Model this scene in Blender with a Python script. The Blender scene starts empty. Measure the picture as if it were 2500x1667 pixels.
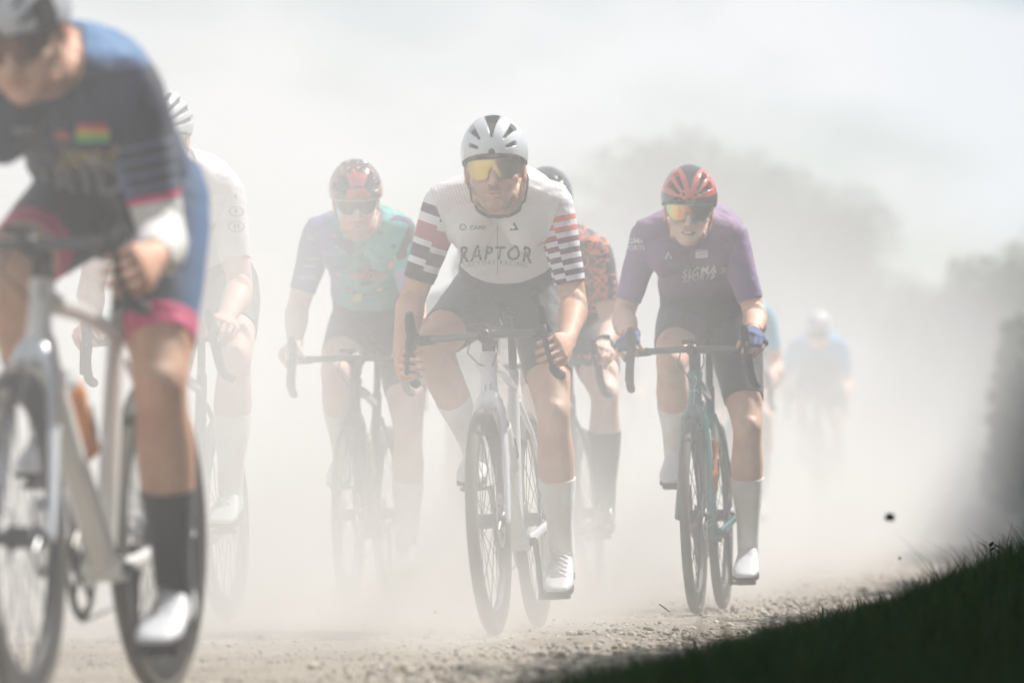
import bpy, bmesh, math, random
import numpy as np
from mathutils import Vector as V, Matrix as M, noise as MN
from mathutils.bvhtree import BVHTree
random.seed(7); rng = np.random.default_rng(7)
S = bpy.context.scene
COL = S.collection
R = math.radians
# ------------------------------------------------------------------ camera
FPX = 200 / 36 * 2500          # focal length in pixels of the 2500 px wide photograph
CAMZ, HOR = .43, 1195
cam = bpy.data.objects.new('camera', bpy.data.cameras.new('camera')); COL.objects.link(cam); S.camera = cam
cam.location = (0, 0, CAMZ)
cam.rotation_euler = (R(90) + math.atan((HOR - 833.5) / FPX), 0, 0)
cam.data.lens = 200; cam.data.sensor_width = 36; cam.data.clip_start = .1; cam.data.clip_end = 3000
cam.data.dof.use_dof = True; cam.data.dof.focus_distance = 18.0; cam.data.dof.aperture_fstop = 3.6
# ------------------------------------------------------------------ light
SUN_EL, SUN_AZ = R(50), R(57)   # azimuth from +Y (away from the camera) towards +X
sd = V((math.sin(SUN_AZ) * math.cos(SUN_EL), math.cos(SUN_AZ) * math.cos(SUN_EL), math.sin(SUN_EL)))
sun = bpy.data.objects.new('sun', bpy.data.lights.new('sun', 'SUN')); COL.objects.link(sun)
sun.data.energy = 5.0; sun.data.angle = R(.53); sun.data.color = (1, .975, .94)
sun.rotation_euler = sd.to_track_quat('Z', 'Y').to_euler()
W = bpy.data.worlds.new('World'); S.world = W; W.use_nodes = True
def build_world():
    nt = W.node_tree; N, L = nt.nodes, nt.links
    bg = N['Background']
    sky = N.new('ShaderNodeTexSky'); sky.sky_type = 'NISHITA'; sky.sun_disc = False
    sky.sun_elevation = SUN_EL; sky.sun_rotation = SUN_AZ; sky.air_density = 1.0; sky.dust_density = .4; sky.ozone_density = 2.5
    tc = N.new('ShaderNodeTexCoord')
    mp = N.new('ShaderNodeMapping'); mp.inputs['Scale'].default_value = (12, 12, 26); mp.inputs['Location'].default_value = (3.15, 0, 1.6)
    no = N.new('ShaderNodeTexNoise'); no.inputs['Scale'].default_value = 1.0; no.inputs['Detail'].default_value = 6; no.inputs['Roughness'].default_value = .5
    cr = N.new('ShaderNodeMapRange'); cr.interpolation_type = 'SMOOTHSTEP'
    cr.inputs['From Min'].default_value = .40; cr.inputs['From Max'].default_value = .60
    cr.inputs['To Min'].default_value = .0; cr.inputs['To Max'].default_value = 1
    mx = N.new('ShaderNodeMix'); mx.data_type = 'RGBA'
    mx.inputs[7].default_value = (9.3, 9.8, 10.4, 1)
    L.new(tc.outputs['Generated'], mp.inputs[0]); L.new(mp.outputs[0], no.inputs[0]); L.new(no.outputs[0], cr.inputs[0])
    L.new(cr.outputs[0], mx.inputs[0]); L.new(sky.outputs[0], mx.inputs[6]); L.new(mx.outputs[2], bg.inputs[0])
    bg.inputs[1].default_value = .0625
build_world()
S.view_settings.view_transform = 'Standard'; S.view_settings.look = 'None'; S.view_settings.gamma = 1
S.view_settings.use_curve_mapping = False; S.view_settings.exposure = .47
S.cycles.volume_bounces = 4; S.cycles.max_bounces = 10; S.cycles.volume_step_rate = 1.5; S.cycles.volume_max_steps = 256
S.cycles.use_denoising = True

# ------------------------------------------------------------------ helpers
def P(px, py, d):
    """a point at depth d metres that the photograph shows at px, py"""
    return V(((px - 1250) / FPX * d, d, CAMZ + (HOR - py) / FPX * d))
def ground_z(y):
    t = max(0., y - 23); return .011 * t if t < 40 else .44 + .002 * (t - 40)
class MB:
    def __init__(s): s.v = []; s.f = []; s.m = []
    def add(s, v, f, m=0):
        o = len(s.v); s.v += [tuple(p) for p in v]; s.f += [tuple(i + o for i in q) for q in f]; s.m += [m] * len(f); return s
    def tube(s, pts, rad, n=12, ref=None, m=0, cap=True, flat=1.0, rnd=True):
        pts = [V(p) for p in pts]
        if not hasattr(rad, '__len__'): rad = [rad] * len(pts)
        rad = [r if hasattr(r, '__len__') else (r, r * flat) for r in rad]
        if cap and rnd:
            for end in (0, -1):
                q = pts[end]; o = pts[1] if end == 0 else pts[-2]; d = (q - o)
                if d.length > 0: d.normalize()
                r = rad[end]; k = min(r)
                if end == 0:
                    pts = [q + d * k * .85, q + d * k * .5] + pts; rad = [(r[0] * .5, r[1] * .5), (r[0] * .86, r[1] * .86)] + rad
                else:
                    pts = pts + [q + d * k * .5, q + d * k * .85]; rad = rad + [(r[0] * .86, r[1] * .86), (r[0] * .5, r[1] * .5)]
        vv = []; ff = []; k = len(pts); x = V(ref) if ref is not None else None
        for i, p in enumerate(pts):
            t = (pts[min(i + 1, k - 1)] - pts[max(i - 1, 0)])
            if t.length < 1e-9: t = V((0, 0, 1))
            t.normalize()
            if x is None: x = V((1, 0, 0)) if abs(t.x) < .9 else V((0, 1, 0))
            xx = x - t * x.dot(t)
            if xx.length < 1e-6: xx = t.orthogonal()
            xx.normalize(); yy = t.cross(xx); x = xx if ref is None else V(ref)
            for j in range(n):
                a = 2 * math.pi * j / n
                vv.append(p + xx * math.cos(a) * rad[i][0] + yy * math.sin(a) * rad[i][1])
        for i in range(k - 1):
            for j in range(n):
                a, b = i * n + j, i * n + (j + 1) % n
                ff.append((a, b, b + n, a + n))
        if cap:
            ff.append(tuple(range(n - 1, -1, -1))); ff.append(tuple(range((k - 1) * n, k * n)))
        return s.add(vv, ff, m)
    def ell(s, c, r, n=12, rot=None, m=0):
        c = V(c); vv = []; ff = []
        k = max(6, n * 2 // 3)
        for i in range(1, k):
            th = math.pi * i / k
            for j in range(n):
                a = 2 * math.pi * j / n
                p = V((r[0] * math.sin(th) * math.cos(a), r[1] * math.sin(th) * math.sin(a), r[2] * math.cos(th)))
                vv.append(c + (rot @ p if rot else p))
        t = V((0, 0, r[2])); t = rot @ t if rot else t
        vv += [c + t, c - t]; T = len(vv) - 2
        for i in range(k - 2):
            for j in range(n):
                a, b = i * n + j, i * n + (j + 1) % n
                ff.append((a, a + n, b + n, b))
        for j in range(n):
            ff.append((T, j, (j + 1) % n)); ff.append((T + 1, (k - 2) * n + (j + 1) % n, (k - 2) * n + j))
        return s.add(vv, ff, m)
    def box(s, c, d, rot=None, m=0, taper=1.0):
        c = V(c); h = V(d) / 2; vv = []
        for z in (-1, 1):
            for x, y in ((-1, -1), (1, -1), (1, 1), (-1, 1)):
                k = taper if z > 0 else 1
                p = V((x * h.x * k, y * h.y * k, z * h.z)); vv.append(c + (rot @ p if rot else p))
        return s.add(vv, [(3, 2, 1, 0), (4, 5, 6, 7), (0, 1, 5, 4), (1, 2, 6, 5), (2, 3, 7, 6), (3, 0, 4, 7)], m)
    def torus(s, c, rad, r, n=48, k=8, ax='x', m=0, squash=1):
        vv = []; ff = []; c = V(c)
        for i in range(n):
            a = 2 * math.pi * i / n
            for j in range(k):
                b = 2 * math.pi * j / k
                q = rad + r * math.cos(b) * squash
                vv.append(c + V((r * math.sin(b), q * math.cos(a), q * math.sin(a))))
        for i in range(n):
            for j in range(k):
                ff.append((i * k + j, i * k + (j + 1) % k, ((i + 1) % n) * k + (j + 1) % k, ((i + 1) % n) * k + j))
        return s.add(vv, ff, m)
def mesh_of(v, f, mi=None, mats=(), smooth=True, name='m'):
    me = bpy.data.meshes.new(name); me.from_pydata([tuple(p) for p in v], [], f)
    for mt in mats: me.materials.append(mt)
    if mi is not None and len(mats) > 1: me.polygons.foreach_set('material_index', mi)
    if smooth: me.polygons.foreach_set('use_smooth', [True] * len(me.polygons))
    me.update(); return me
def link(name, me, parent=None):
    o = bpy.data.objects.new(name, me); COL.objects.link(o)
    if parent: o.parent = parent
    return o
def put(name, mb, mats, parent=None, smooth=True, bevel=0):
    mats = mats if isinstance(mats, (list, tuple)) else [mats]
    me = mesh_of(mb.v, mb.f, mb.m, mats, smooth, name)
    bm = bmesh.new(); bm.from_mesh(me); bmesh.ops.recalc_face_normals(bm, faces=bm.faces)
    if bevel: bmesh.ops.bevel(bm, geom=[e for e in bm.edges if e.calc_face_angle(0) > .6], offset=bevel, segments=2, affect='EDGES', profile=.5)
    bm.to_mesh(me); bm.free()
    if smooth:
        try: me.set_sharp_from_angle(angle=R(48))
        except Exception: pass
    return link(name, me, parent)
def tag(o, label=None, cat=None, group=None, kind=None):
    if label: o['label'] = label
    if cat: o['category'] = cat
    if group: o['group'] = group
    if kind: o['kind'] = kind
    return o
def empty(name, loc=(0, 0, 0)):
    o = bpy.data.objects.new(name, None); COL.objects.link(o); o.location = loc; o.empty_display_size = .2; return o

# ------------------------------------------------------------------ materials
def mat(name, col, rough=.6, metal=0, nscale=0, namt=.15, bump=0, bscale=200, spec=.5, coat=0, sheen=0):
    m = bpy.data.materials.new(name); m.use_nodes = True; nt = m.node_tree; N, L = nt.nodes, nt.links
    b = N['Principled BSDF']; b.inputs['Base Color'].default_value = (*col, 1); b.inputs['Roughness'].default_value = rough
    b.inputs['Metallic'].default_value = metal; b.inputs['Specular IOR Level'].default_value = spec
    b.inputs['Coat Weight'].default_value = coat; b.inputs['Sheen Weight'].default_value = sheen
    tc = N.new('ShaderNodeTexCoord')
    if nscale:
        no = N.new('ShaderNodeTexNoise'); no.inputs['Scale'].default_value = nscale; no.inputs['Detail'].default_value = 5
        L.new(tc.outputs['Object'], no.inputs[0])
        mr = N.new('ShaderNodeMapRange'); mr.inputs[1].default_value = .3; mr.inputs[2].default_value = .7
        mr.inputs[3].default_value = 1 - namt; mr.inputs[4].default_value = 1 + namt; L.new(no.outputs[0], mr.inputs[0])
        mx = N.new('ShaderNodeVectorMath'); mx.operation = 'SCALE'; mx.inputs[0].default_value = col; L.new(mr.outputs[0], mx.inputs['Scale'])
        L.new(mx.outputs[0], b.inputs['Base Color'])
    if bump:
        n2 = N.new('ShaderNodeTexNoise'); n2.inputs['Scale'].default_value = bscale; n2.inputs['Detail'].default_value = 3
        L.new(tc.outputs['Object'], n2.inputs[0]); bp = N.new('ShaderNodeBump'); bp.inputs['Strength'].default_value = bump; bp.inputs['Distance'].default_value = .004
        L.new(n2.outputs[0], bp.inputs['Height']); L.new(bp.outputs[0], b.inputs['Normal'])
    return m
class NB:
    """tiny node expression builder on top of a material"""
    def __init__(s, name, rough=.7, sheen=.2, metal=0, coat=0):
        s.m = bpy.data.materials.new(name); s.m.use_nodes = True; s.N = s.m.node_tree.nodes; s.L = s.m.node_tree.links
        s.b = s.N['Principled BSDF']; s.b.inputs['Roughness'].default_value = rough; s.b.inputs['Sheen Weight'].default_value = sheen
        s.b.inputs['Metallic'].default_value = metal; s.b.inputs['Coat Weight'].default_value = coat
        a = s.N.new('ShaderNodeAttribute'); a.attribute_name = 'pat'; s.pat = a.outputs['Vector']
        sp = s.N.new('ShaderNodeSeparateXYZ'); s.L.new(s.pat, sp.inputs[0]); s.u, s.v, s.w = sp.outputs
        tc = s.N.new('ShaderNodeTexCoord'); s.obj = tc.outputs['Object']
    def _i(s, n, k, x):
        if isinstance(x, (int, float)): n.inputs[k].default_value = x
        else: s.L.new(x, n.inputs[k])
    def math(s, op, a, b=0., c=0.):
        n = s.N.new('ShaderNodeMath'); n.operation = op
        for k, x in enumerate((a, b, c)): s._i(n, k, x)
        return n.outputs[0]
    def noise(s, vec, sc, det=2, rough=.5, sx=None):
        if sx:
            mp = s.N.new('ShaderNodeMapping'); mp.inputs['Scale'].default_value = sx; s.L.new(vec, mp.inputs[0]); vec = mp.outputs[0]
        n = s.N.new('ShaderNodeTexNoise'); n.inputs['Scale'].default_value = sc; n.inputs['Detail'].default_value = det; n.inputs['Roughness'].default_value = rough
        s.L.new(vec, n.inputs[0]); return n.outputs[0]
    def step(s, x, a, b):
        n = s.N.new('ShaderNodeMapRange'); n.interpolation_type = 'SMOOTHSTEP'; s.L.new(x, n.inputs[0]); n.inputs[1].default_value = a; n.inputs[2].default_value = b
        return n.outputs[0]
    def mix(s, f, a, b):
        n = s.N.new('ShaderNodeMix'); n.data_type = 'RGBA'; s._i(n, 0, f)
        for k, x in ((6, a), (7, b)):
            if isinstance(x, tuple): n.inputs[k].default_value = (*x, 1)
            else: s.L.new(x, n.inputs[k])
        return n.outputs[2]
    def ramp(s, f, stops, const=False):
        n = s.N.new('ShaderNodeValToRGB'); s.L.new(f, n.inputs[0]); e = n.color_ramp.elements
        if const: n.color_ramp.interpolation = 'CONSTANT'
        while len(e) > 1: e.remove(e[-1])
        e[0].position = stops[0][0]; e[0].color = (*stops[0][1], 1)
        for p, c in stops[1:]: q = e.new(p); q.color = (*c, 1)
        return n.outputs[0]
    def bump(s, h, strength=.4, dist=.004):
        n = s.N.new('ShaderNodeBump'); n.inputs['Strength'].default_value = strength; n.inputs['Distance'].default_value = dist
        s.L.new(h, n.inputs['Height']); s.L.new(n.outputs[0], s.b.inputs['Normal']); return s
    def done(s, col):
        if isinstance(col, tuple): s.b.inputs['Base Color'].default_value = (*col, 1)
        else: s.L.new(col, s.b.inputs['Base Color'])
        return s.m
def cloth(name, fn, rough=.72, sheen=.15):
    k = NB(name, rough, sheen)
    k.bump(k.math('ADD', k.noise(k.obj, 22, 3, .55), k.math('MULTIPLY', k.noise(k.obj, 420, 1), .12)), .55, .012)
    return k.done(fn(k))
def skin_mat(name, col):
    k = NB(name, .6, 0)
    a = k.N.new('ShaderNodeAttribute'); a.attribute_name = 'tint'
    n = k.N.new('ShaderNodeMix'); n.data_type = 'RGBA'; n.blend_type = 'MULTIPLY'; n.inputs[0].default_value = 1
    k.L.new(a.outputs['Color'], n.inputs[6])
    f = k.noise(k.obj, 11, 5, .6); c1 = k.mix(k.step(f, .35, .65), (col[0] * .92, col[1] * .80, col[2] * .76), tuple(min(1, c * 1.08) for c in col)); f2 = k.noise(k.obj, 5, 6, .7); k.L.new(k.mix(k.math('MULTIPLY', k.step(f2, .5, .7), .35), c1, (.50, .42, .34)), n.inputs[7])
    k.b.inputs['Subsurface Weight'].default_value = .0
    k.bump(k.noise(k.obj, 160, 3), .25, .002)
    return k.done(n.outputs[2])
BLACK = mat('black plastic', (.018, .018, .02), .45, nscale=30)
TAPE = mat('black bar tape', (.022, .022, .024), .75, bump=.4, bscale=90)
TYRE = mat('dusty black tyre rubber', (.10, .088, .072), .85, nscale=12, namt=.4, bump=.5, bscale=260)
SIDEWALL = mat('tan tyre sidewall', (.28, .19, .11), .85, nscale=12)
CARBON = mat('dark carbon rim', (.035, .034, .033), .6, nscale=8, spec=.3)
STEEL = mat('brushed steel', (.5, .5, .5), .32, 1, nscale=60)
ALU = mat('dark alloy', (.12, .12, .125), .35, .8)
CHAIN = mat('chain steel', (.3, .28, .25), .4, 1)
WHITE = mat('white plastic', (.75, .75, .75), .4)
BIB = cloth('black lycra', lambda k: (.017, .017, .019), .6, .25)
SKIN1 = skin_mat('tanned skin', (.66, .41, .28)); SKIN2 = skin_mat('fair skin', (.74, .50, .38)); SKIN3 = skin_mat('pale pink skin', (.78, .55, .45))
WSOCK = cloth('white ribbed sock', lambda k: k.mix(k.step(k.noise(k.obj, 7, 4), .4, .75), (.88, .88, .90), (.72, .66, .58)), .85)
BSOCK = cloth('black sock', lambda k: (.025, .022, .028), .9)
WSHOE = mat('white shoe leather', (.76, .76, .77), .55, bump=.15, bscale=40)
BSHOE = mat('glossy brown black shoe leather', (.07, .05, .045), .15, coat=.8, bump=.3, bscale=30)
SOLE = mat('black shoe sole', (.03, .03, .03), .6)
HAIR = mat('brown hair', (.07, .04, .02), .7, bump=.6, bscale=150)
LINER = mat('dark helmet foam', (.02, .02, .02), .8)

# ------------------------------------------------------------------ ground, road, bank
def edge_x(y):
    if y < 7: return -.53 + (7 - y) * .7
    return -.24 + .145 * (y - 9) if y < 24 else 1.935 + .10 * (y - 24)
def sstep(x, a, b):
    t = max(0., min(1., (x - a) / (b - a))); return t * t * (3 - 2 * t)
def bank_z(x, y):
    d = x - edge_x(y)
    if d <= 0: return 0.
    return (.255 * sstep(d, .12, .95) + .10 * max(0, min(d, 4) - 1.0)) * (.15 + .85 * sstep(y, 10, 16.5)) + .02 * min(d, .1) / .1
def surf(x, y):
    return ground_z(y) + bank_z(x, y)
def terrain():
    ys = np.concatenate([np.arange(-30, 8, 4), np.arange(8, 26, .12), np.arange(26, 60, 1.), np.geomspace(60, 1500, 30)])
    xs = np.concatenate([-np.geomspace(4, 1500, 24)[::-1], np.arange(-3.9, 4, .1), np.geomspace(4, 1500, 24)])
    v = []; f = []; nx = len(xs)
    for y in ys:
        for x in xs:
            z = surf(x, y) if x < 4 else surf(4, y) + min(.02 * (x - 4), 4)
            if x < 4: z += .010 * MN.noise(V((x * 2.3, y * 1.1, 0))) + .006 * MN.noise(V((x * 9, y * 7, 2)))
            v.append((x, y, z))
    for j in range(len(ys) - 1):
        for i in range(nx - 1): f.append((j * nx + i, j * nx + i + 1, (j + 1) * nx + i + 1, (j + 1) * nx + i))
    k = NB('sandy gravel road earth', .95, 0)
    a = k.noise(k.obj, 1.6, 6, .6); b = k.noise(k.obj, 55, 4, .6)
    c = k.mix(k.step(a, .35, .65), (.44, .375, .29), (.56, .49, .395)); c = k.mix(k.math('MULTIPLY', k.step(b, .45, .62), .6), c, (.17, .135, .10))
    k.bump(k.math('ADD', k.noise(k.obj, 60, 5, .65), k.noise(k.obj, 18, 3)), .9, .03)
    road = k.done(c)
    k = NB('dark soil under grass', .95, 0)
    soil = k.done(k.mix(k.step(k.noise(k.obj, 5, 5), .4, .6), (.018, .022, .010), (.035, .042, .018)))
    mi = []
    for q in f:
        c = [sum(v[i][k] for i in q) / 4 for k in range(2)]
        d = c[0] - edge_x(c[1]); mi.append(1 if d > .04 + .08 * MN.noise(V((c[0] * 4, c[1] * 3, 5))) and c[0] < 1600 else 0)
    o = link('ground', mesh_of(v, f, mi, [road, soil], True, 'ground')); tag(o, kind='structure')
terrain()
def scatter(name, n, gen, mats, label, cat, kind='stuff'):
    v, f, mi = gen(n); me = bpy.data.meshes.new(name)
    me.vertices.add(len(v)); me.vertices.foreach_set('co', v.astype(np.float32).ravel())
    k = f.shape[1]; me.loops.add(f.size); me.loops.foreach_set('vertex_index', f.astype(np.int32).ravel())
    me.polygons.add(len(f)); me.polygons.foreach_set('loop_start', np.arange(0, f.size, k, dtype=np.int32))
    for m in mats: me.materials.append(m)
    me.polygons.foreach_set('material_index', mi.astype(np.int32)); me.update(calc_edges=True); me.validate()
    o = link(name, me); tag(o, label, cat, kind=kind); return o
def ico():
    bm = bmesh.new(); bmesh.ops.create_icosphere(bm, subdivisions=1, radius=1)
    v = np.array([q.co[:] for q in bm.verts]); f = np.array([[q.index for q in p.verts] for p in bm.faces]); bm.free(); return v, f
def gravel(n):
    bv, bf = ico()
    y = 10 + rng.random(n) ** 1.5 * 19; hw = (.096 * y)
    x = (rng.random(n) * 2 - 1) * hw
    e = np.array([edge_x(q) for q in y]); keep = (x < e + .25) & (x > -1.9); x, y, e = x[keep], y[keep], e[keep]; n = len(x)
    near = np.clip(1 - (e - x) / 1.2, 0, 1)
    keep = rng.random(n) < .28 + .72 * near; x, y, near = x[keep], y[keep], near[keep]; n = len(x)
    sz = .0028 + .0068 * rng.random(n) ** 2.6 * (.6 + .9 * near) + .0006 * (y > 16)
    big = rng.random(n) < .025; sz[big] *= 1.9
    z = np.array([surf(a, b) for a, b in zip(x, y)]) + sz * .35
    sc = 1 + .35 * (rng.random((n, 1, 3)) - .5) * 2; sc[:, :, 2] *= .7
    an = rng.random(n) * 6.28; ca, sa = np.cos(an), np.sin(an)
    v = bv[None] * sc * (1 + .22 * (rng.random((n, len(bv), 1)) - .5) * 2) * sz[:, None, None]
    vx = v[:, :, 0] * ca[:, None] - v[:, :, 1] * sa[:, None]; vy = v[:, :, 0] * sa[:, None] + v[:, :, 1] * ca[:, None]
    v = np.stack([vx + x[:, None], vy + y[:, None], v[:, :, 2] + z[:, None]], -1).reshape(-1, 3)
    f = (bf[None] + (np.arange(n) * len(bv))[:, None, None]).reshape(-1, 3)
    mi = np.repeat(rng.integers(0, 4, n), len(bf)); return v, f, mi
GM = [mat('gravel %s' % a, c, .85, nscale=90, namt=.25) for a, c in (('sand', (.56, .49, .39)), ('grey', (.46, .43, .38)), ('brown', (.30, .25, .19)), ('pale', (.66, .60, .52)))]
scatter('gravel', 26000, gravel, GM, 'pale brown gravel stones strewn over the road surface', 'gravel')
def clods(n):
    bv, bf = ico(); y = 10.5 + rng.random(n) ** 1.3 * 12
    x = np.array([edge_x(q) for q in y]) - .02 - rng.random(n) ** 1.6 * .55
    sz = .0045 + .009 * rng.random(n) ** 2; z = np.array([surf(a, b) for a, b in zip(x, y)]) + sz * .3
    v = bv[None] * (1 + .3 * (rng.random((n, len(bv), 1)) - .5) * 2) * sz[:, None, None] * np.array([1.2, 1, .75]) + np.stack([x, y, z], -1)[:, None]
    return v.reshape(-1, 3), (bf[None] + (np.arange(n) * len(bv))[:, None, None]).reshape(-1, 3), np.repeat(rng.integers(0, 2, n), len(bf))
scatter('stone_rubble', 900, clods, GM[1:3], 'larger dull stones gathered along the grass edge of the road', 'stones')
def blades(n, lo=0, hmin=.03, hmax=.125):
    y = 7.2 + rng.random(n) ** 1.15 * 20; d = -.06 + rng.random(n) ** 1.25 * 1.7
    x = np.array([edge_x(q) for q in y]) + d + .05 * np.sin(y * 5) + .03 * np.sin(y * 17)
    keep = (x < .102 * y + .1); x, y, d = x[keep], y[keep], d[keep]; n = len(x)
    cl = np.array([MN.noise(V((a * 3.5, b * 2.2, 1))) for a, b in zip(x, y)])
    h = (hmin + (hmax - hmin) * rng.random(n) ** 1.6) * np.clip(.45 + d * 1.6, .45, 1) * (1 + 1.1 * np.clip(cl, -.5, .8)) * np.where(rng.random(n) < .02, 1.6, 1)
    z = np.array([surf(a, b) for a, b in zip(x, y)]) - .004
    a = rng.random(n) * 6.28; lean = h * (.15 + .75 * rng.random(n)); w = .0012 + .0016 * rng.random(n)
    dx, dy = np.cos(a), np.sin(a); px, py = -dy, dx
    b = np.stack([x, y, z], -1); out = np.zeros((n, 5, 3))
    for i, (t, wf) in enumerate(((0, 1), (.55, .8))):
        c = b + np.stack([dx * lean * t * t, dy * lean * t * t, h * t * (1 - .15 * t)], -1)
        s = np.stack([px * w * wf, py * w * wf, 0 * w], -1); out[:, i * 2] = c - s; out[:, i * 2 + 1] = c + s
    out[:, 4] = b + np.stack([dx * lean, dy * lean, h * .85], -1)
    base = np.arange(n) * 5
    f = np.stack([base, base + 1, base + 3, base, base + 3, base + 2, base + 2, base + 3, base + 4], -1).reshape(-1, 3)
    return out.reshape(-1, 3), f, np.repeat(rng.integers(0, 3, n), 3)
def leafmat(name, col, tr=.3):
    k = NB(name, .55, 0); k.b.inputs['Specular IOR Level'].default_value = .12; m = k.done(k.mix(k.step(k.noise(k.obj, 2.5, 3), .35, .65), tuple(c * .75 for c in col), tuple(c * 1.2 for c in col)))
    t = k.N.new('ShaderNodeBsdfTranslucent'); t.inputs[0].default_value = (col[0] * 1.3, col[1] * 1.5, col[2], 1)
    a = k.N.new('ShaderNodeMixShader'); a.inputs[0].default_value = tr; o = k.N['Material Output']
    k.L.new(k.b.outputs[0], a.inputs[1]); k.L.new(t.outputs[0], a.inputs[2]); k.L.new(a.outputs[0], o.inputs[0]); return m
GR = [leafmat('grass blade green', (.022, .062, .010)), leafmat('grass blade deep green', (.010, .027, .007)), leafmat('grass blade olive', (.040, .068, .014))]
scatter('grass', 125000, blades, GR, 'dark green grass covering the shaded roadside bank', 'grass')
# taller weeds that stand out on the bank's crest
def weed(px, d, h, n, leafy, label):
    x = (px - 1250) / FPX * d; z = surf(x, d); mb = MB(); lv = MB()
    for i in range(n):
        a = random.uniform(0, 6.28); r = random.uniform(0, .03); hh = h * random.uniform(.55, 1); le = random.uniform(.1, .45) * hh
        p0 = V((x + r * math.cos(a), d + r * math.sin(a), z - .01)); dirn = V((math.cos(a), math.sin(a), 0))
        pts = [p0 + dirn * le * t * t + V((0, 0, hh * t)) for t in (0, .35, .7, 1)]
        mb.tube(pts, [.0018, .0015, .0012, .0006], 5)
        for j in range(5 if leafy else 2):
            t = random.uniform(.3, .98); q = p0 + dirn * le * t * t + V((0, 0, hh * t)); b = random.uniform(0, 6.28); ln = random.uniform(.02, .045) if leafy else .03
            u = V((math.cos(b), math.sin(b), random.uniform(-.1, .7))) * ln; s = u.cross(V((0, 0, 1))).normalized() * ln * (.22 if leafy else .05)
            lv.add([q, q + u * .5 + s, q + u, q + u * .5 - s], [(0, 1, 2, 3)])
    r = empty('weed', (0, 0, 0)); tag(r, label, 'weed', 'weeds on the grass bank')
    put('stem', mb, GR[1], r); tag(put('leaf', lv, GR[0], r, False), kind='stuff')
weed(2440, 19, .17, 9, True, 'leafy dark weed highest on the bank at the right edge')
weed(2345, 18.5, .13, 4, False, 'thin bent grass stems standing left of the leafy weed on the crest')
weed(2110, 16.5, .10, 7, False, 'tuft of tall grass rising at the middle of the bank crest')
weed(1990, 15.6, .10, 8, False, 'tuft of lit grass where the bank meets the gravel')
weed(2300, 18, .08, 7, True, 'small leafy weed on the crest between the bent stems and the tall tuft')

# ------------------------------------------------------------------ trees and hedge
def leaves(n, pts_fn, size):
    p = pts_fn(n); n = len(p)
    a = rng.normal(size=(n, 3)); a /= np.linalg.norm(a, axis=1)[:, None]; b = np.cross(a, rng.normal(size=(n, 3))); b /= np.linalg.norm(b, axis=1)[:, None]
    s = size * (.6 + .8 * rng.random((n, 1)))
    v = np.stack([p - a * s, p + b * s * .55, p + a * s, p - b * s * .55], 1).reshape(-1, 3)
    return v, np.arange(n * 4).reshape(-1, 4)
BARK = mat('rough brown bark', (.09, .07, .05), .9, nscale=20, namt=.3, bump=.5, bscale=30)
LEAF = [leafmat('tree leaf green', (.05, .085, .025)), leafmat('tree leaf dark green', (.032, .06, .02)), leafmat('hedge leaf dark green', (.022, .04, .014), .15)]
def npmesh(v, f, m):
    me = bpy.data.meshes.new('leafage'); me.vertices.add(len(v)); me.vertices.foreach_set('co', v.astype(np.float32).ravel())
    me.loops.add(f.size); me.loops.foreach_set('vertex_index', f.astype(np.int32).ravel()); me.polygons.add(len(f))
    me.polygons.foreach_set('loop_start', np.arange(0, f.size, f.shape[1], dtype=np.int32)); me.materials.append(m); me.update(calc_edges=True); return me
def tree(x, y, h, w, label, n=9000, m=0, base=.25):
    z0 = ground_z(y); r = empty('tree', (x, y, z0)); tag(r, label, 'tree', 'trees behind the riders')
    cl = []
    for i in range(48):
        a = random.uniform(0, 6.28); t = random.random(); q = math.sqrt(random.random()) * w * .42 * math.sin(math.pi * (.25 + .68 * t)) ** .8
        cl.append((q * math.cos(a), q * math.sin(a), h * (base + (1 - base) * .88 * t), w * random.uniform(.15, .25)))
    C = np.array(cl)
    def pf(n):
        k = rng.integers(0, len(C), n); d = rng.normal(size=(n, 3)); d /= np.linalg.norm(d, axis=1)[:, None]
        return C[k, :3] + d * (C[k, 3] * rng.random(n) ** .4)[:, None] * np.array([1, 1, .8])
    v, f = leaves(n, pf, w * .016); tag(link('crown', npmesh(v, f, LEAF[m]), r), kind='stuff')
    mb = MB(); mb.tube([(0, 0, -.3), (0, .1, h * .3), (.1, 0, h * .6), (0, 0, h * .85)], [w * .035, w * .028, w * .016, w * .005], 10)
    for c in cl[:12]:
        s = V((0, 0, h * random.uniform(.25, .55))); e = V(c[:3]); mb.tube([s, s.lerp(e, .5) + V((0, 0, -.03 * h)), e], [w * .012, w * .008, w * .003], 6)
    put('trunk', mb, BARK, r)
for a in ((4.0, 145, 9.1, 7.6, 'faded broad tree behind the helmet of the rider in purple', 26000, 0, .04),
          (6.3, 147, 8.7, 6.4, 'faded round tree standing right of the broad tree', 22000, 0, .04),
          (8.2, 143, 7.5, 5.4, 'faded lower tree below the white cloud at the right', 16000, 1, .04),
          (1.3, 150, 7.4, 6.0, 'faded low tree left of the broad tree, behind the central rider', 16000, 1, .04),
          (13.6, 140, 6.3, 6.4, 'darker tree rising at the right edge of the photo', 16000, 1, .04)):
    tree(*a)
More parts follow.
